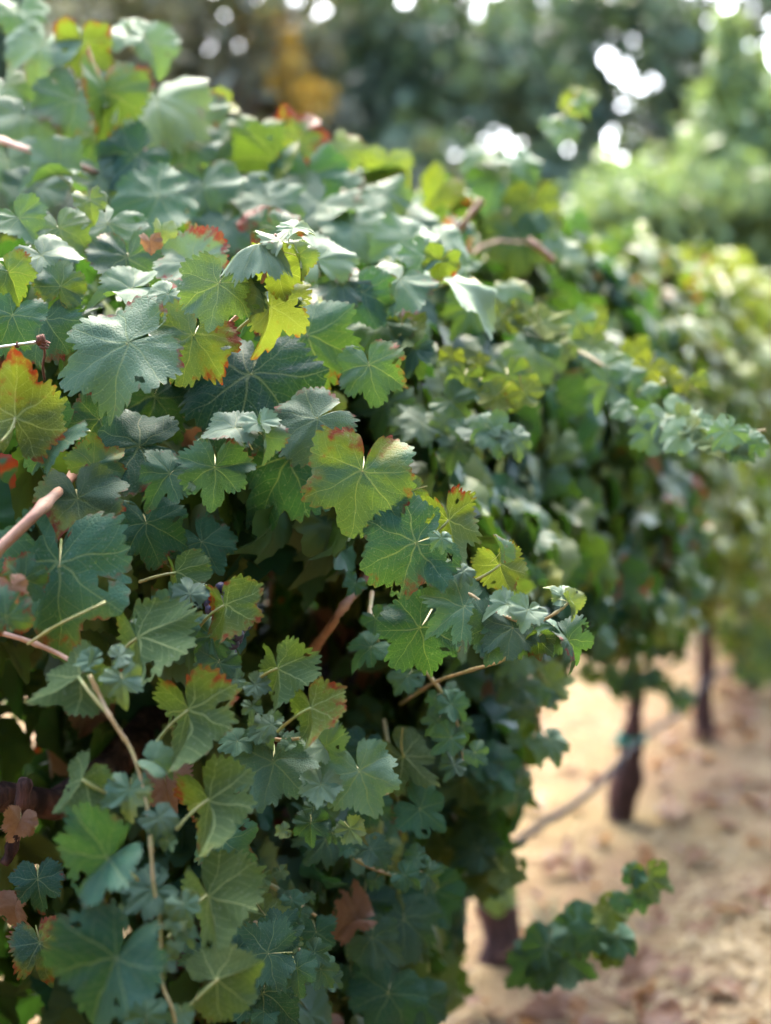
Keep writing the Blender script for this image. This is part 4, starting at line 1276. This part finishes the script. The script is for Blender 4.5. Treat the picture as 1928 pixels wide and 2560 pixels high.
def cl(px, py, z, rw, rh, n, yl=0.0, rd=None):
    """clump whose middle shows at a photograph point, z metres away; radii in metres"""
    p = at(px, py, z)
    return (p.x, p.y, p.z, rw, rd or rw, rh, n, yl)

# light green tree just behind the row, right, with a pointed top
tree('young_tree', 'light green leafy tree with a pointed top behind the vines at right', (2.75, 12.4), 4.4, .10,
     [cl(1832, 140, 12.4, .17, .50, 1500), cl(1840, 260, 12.4, .30, .45, 2200), cl(1865, 400, 12.4, .55, .55, 3600), cl(1720, 560, 12.2, .85, .55, 4600), cl(1900, 620, 12.3, .95, .75, 5000),
      cl(1560, 620, 12.0, .65, .55, 3000), cl(1620, 740, 12.2, 1.0, .7, 4000), cl(1450, 740, 12.3, .7, .6, 2600), cl(1780, 850, 12.3, 1.3, .8, 4000), cl(1980, 500, 12.5, .55, .6, 2400)],
     .062, M_LIGHT, 5, dens=1.25)
# big dark trees
tree('oak_tree', 'dark green tree filling the top behind the middle of the row', (-.4, 21.0), 8.5, .30,
     [cl(1010, 120, 21, 1.9, 1.9, 6500), cl(1130, 240, 20.6, 1.2, 1.2, 5200), cl(1020, 330, 20.4, 1.2, 1.0, 4200), cl(1190, 90, 20.8, .8, 1.0, 2600), cl(1250, 330, 20.5, 1.3, 1.2, 4200), cl(1330, 120, 21.5, 1.1, 1.6, 3200), cl(900, 380, 20, 1.8, 1.3, 6500), cl(1150, 560, 20, 2.2, 1.3, 7000),
      cl(760, 120, 21, 1.7, 1.6, 5600), cl(1100, -150, 21, 3.0, 1.8, 6000), cl(1400, 620, 19.5, 1.8, 1.2, 5200)], .19, M_OAK, 8, dens=.11)
tree('oak_tree', 'brownish grey green tree behind the vines, upper left of the middle', (-2.6, 18.5), 7.5, .26,
     [cl(560, 150, 18.5, 1.5, 1.5, 5200), cl(760, 300, 18.0, 1.2, 1.2, 4600), cl(480, 380, 18.2, 1.4, 1.2, 5200), cl(650, 480, 18, 1.7, 1.2, 5600), cl(330, 160, 19, 1.6, 1.8, 5200),
      cl(700, 150, 17.6, .30, .55, 1500, 1.0), cl(745, 245, 17.4, .35, .30, 1300, 1.0), cl(660, 60, 17.8, .3, .3, 700, 1.0), cl(520, -120, 18.5, 2.4, 1.4, 5000), cl(880, 520, 18.5, 1.5, 1.0, 4600)], .17, M_BRONZE, 9, lean=.05, dens=.12)
tree('oak_tree', 'dark tree at the upper right behind the pointed tree', (6.2, 22.0), 9.5, .32,
     [cl(1830, 60, 22, 1.5, 1.7, 4600), cl(1640, 330, 22, 1.1, 1.0, 2600), cl(1900, 300, 22, 1.6, 1.6, 5600), cl(1720, 120, 22.5, 1.1, 1.3, 2100), cl(1560, 40, 22.5, 1.1, .8, 1700),
      cl(1480, 420, 22, 1.5, 1.1, 4200), cl(1500, 260, 21.5, 1.0, .7, 1600), cl(1440, 190, 22, .8, 1.2, 2300), cl(1470, 60, 22, .7, .7, 1200), cl(1390, 330, 21.8, .7, .6, 1200), cl(1290, 40, 22, .9, .9, 1100), cl(1700, 560, 22, 2.2, 1.2, 5600), cl(1900, -160, 22, 2.6, 1.5, 5200), cl(1600, -140, 22, 1.6, 1.1, 2200), cl(2150, 200, 22, 2.2, 2.4, 5200)], .17, M_OAK, 10, dens=.15)
tree('oak_tree', 'dark tree at the upper left behind the tallest vine shoots', (-6.0, 24.0), 9.0, .30,
     [cl(60, 120, 24, 2.4, 2.4, 9000), cl(180, 60, 23, 1.5, 1.5, 5000), cl(90, 420, 23, 1.8, 1.5, 6000), cl(300, 420, 24, 2.4, 1.8, 6500), cl(-250, 300, 24, 2.6, 2.6, 6000), cl(120, -200, 24, 2.8, 1.6, 5200), cl(480, 60, 25, 1.6, 1.6, 3600)], .21, M_OAK, 11, dens=.135)
# tall unseen trees added behind and beside the camera to block sky light
for i, (x, y, h) in enumerate([(-4.5, -9.0, 11.0), (2.0, -10.5, 12.5), (8.0, -7.0, 11.5), (11.5, 1.0, 10.5)]):
    g = random.Random(60 + i)
    cc = [(x + g.uniform(-2.6, 2.6), y + g.uniform(-2.2, 2.2), h * g.uniform(.25, .85), 2.3, 2.3, 1.9, 2600, 0.0) for _ in range(9)] + [(x, y, h * .55, 2.6, 2.6, 3.4, 4200, 0.0)]
    tree('oak_tree', 'tall dark oak, unseen, added outside the view to block sky light', (x, y), h * .8, .3, cc, .24, M_OAK, 70 + i, 'unseen oaks added to shade the vines', dens=1.0)
# a far belt of woodland that reads as one mass, below the sky gaps
clumps = []
g = random.Random(4)
for i in range(46):
    x = -26 + i * 1.25 + g.uniform(-.5, .5)
    h = g.uniform(4.6, 7.6) if x < 3.5 else g.uniform(3.2, 5.4)
    clumps.append((x, 40 + g.uniform(-3, 3), h * .45, 2.0, 2.0, h * .55, 1500, 0.0))
ob = crown(clumps, .2, M_OAK, 21, (0, 40, 0), None)
ob.location = (0, 40, 0)
ob.name = 'far_woodland'
tag(ob, 'dark blurred woodland far behind the trees', 'woodland', kind='stuff')
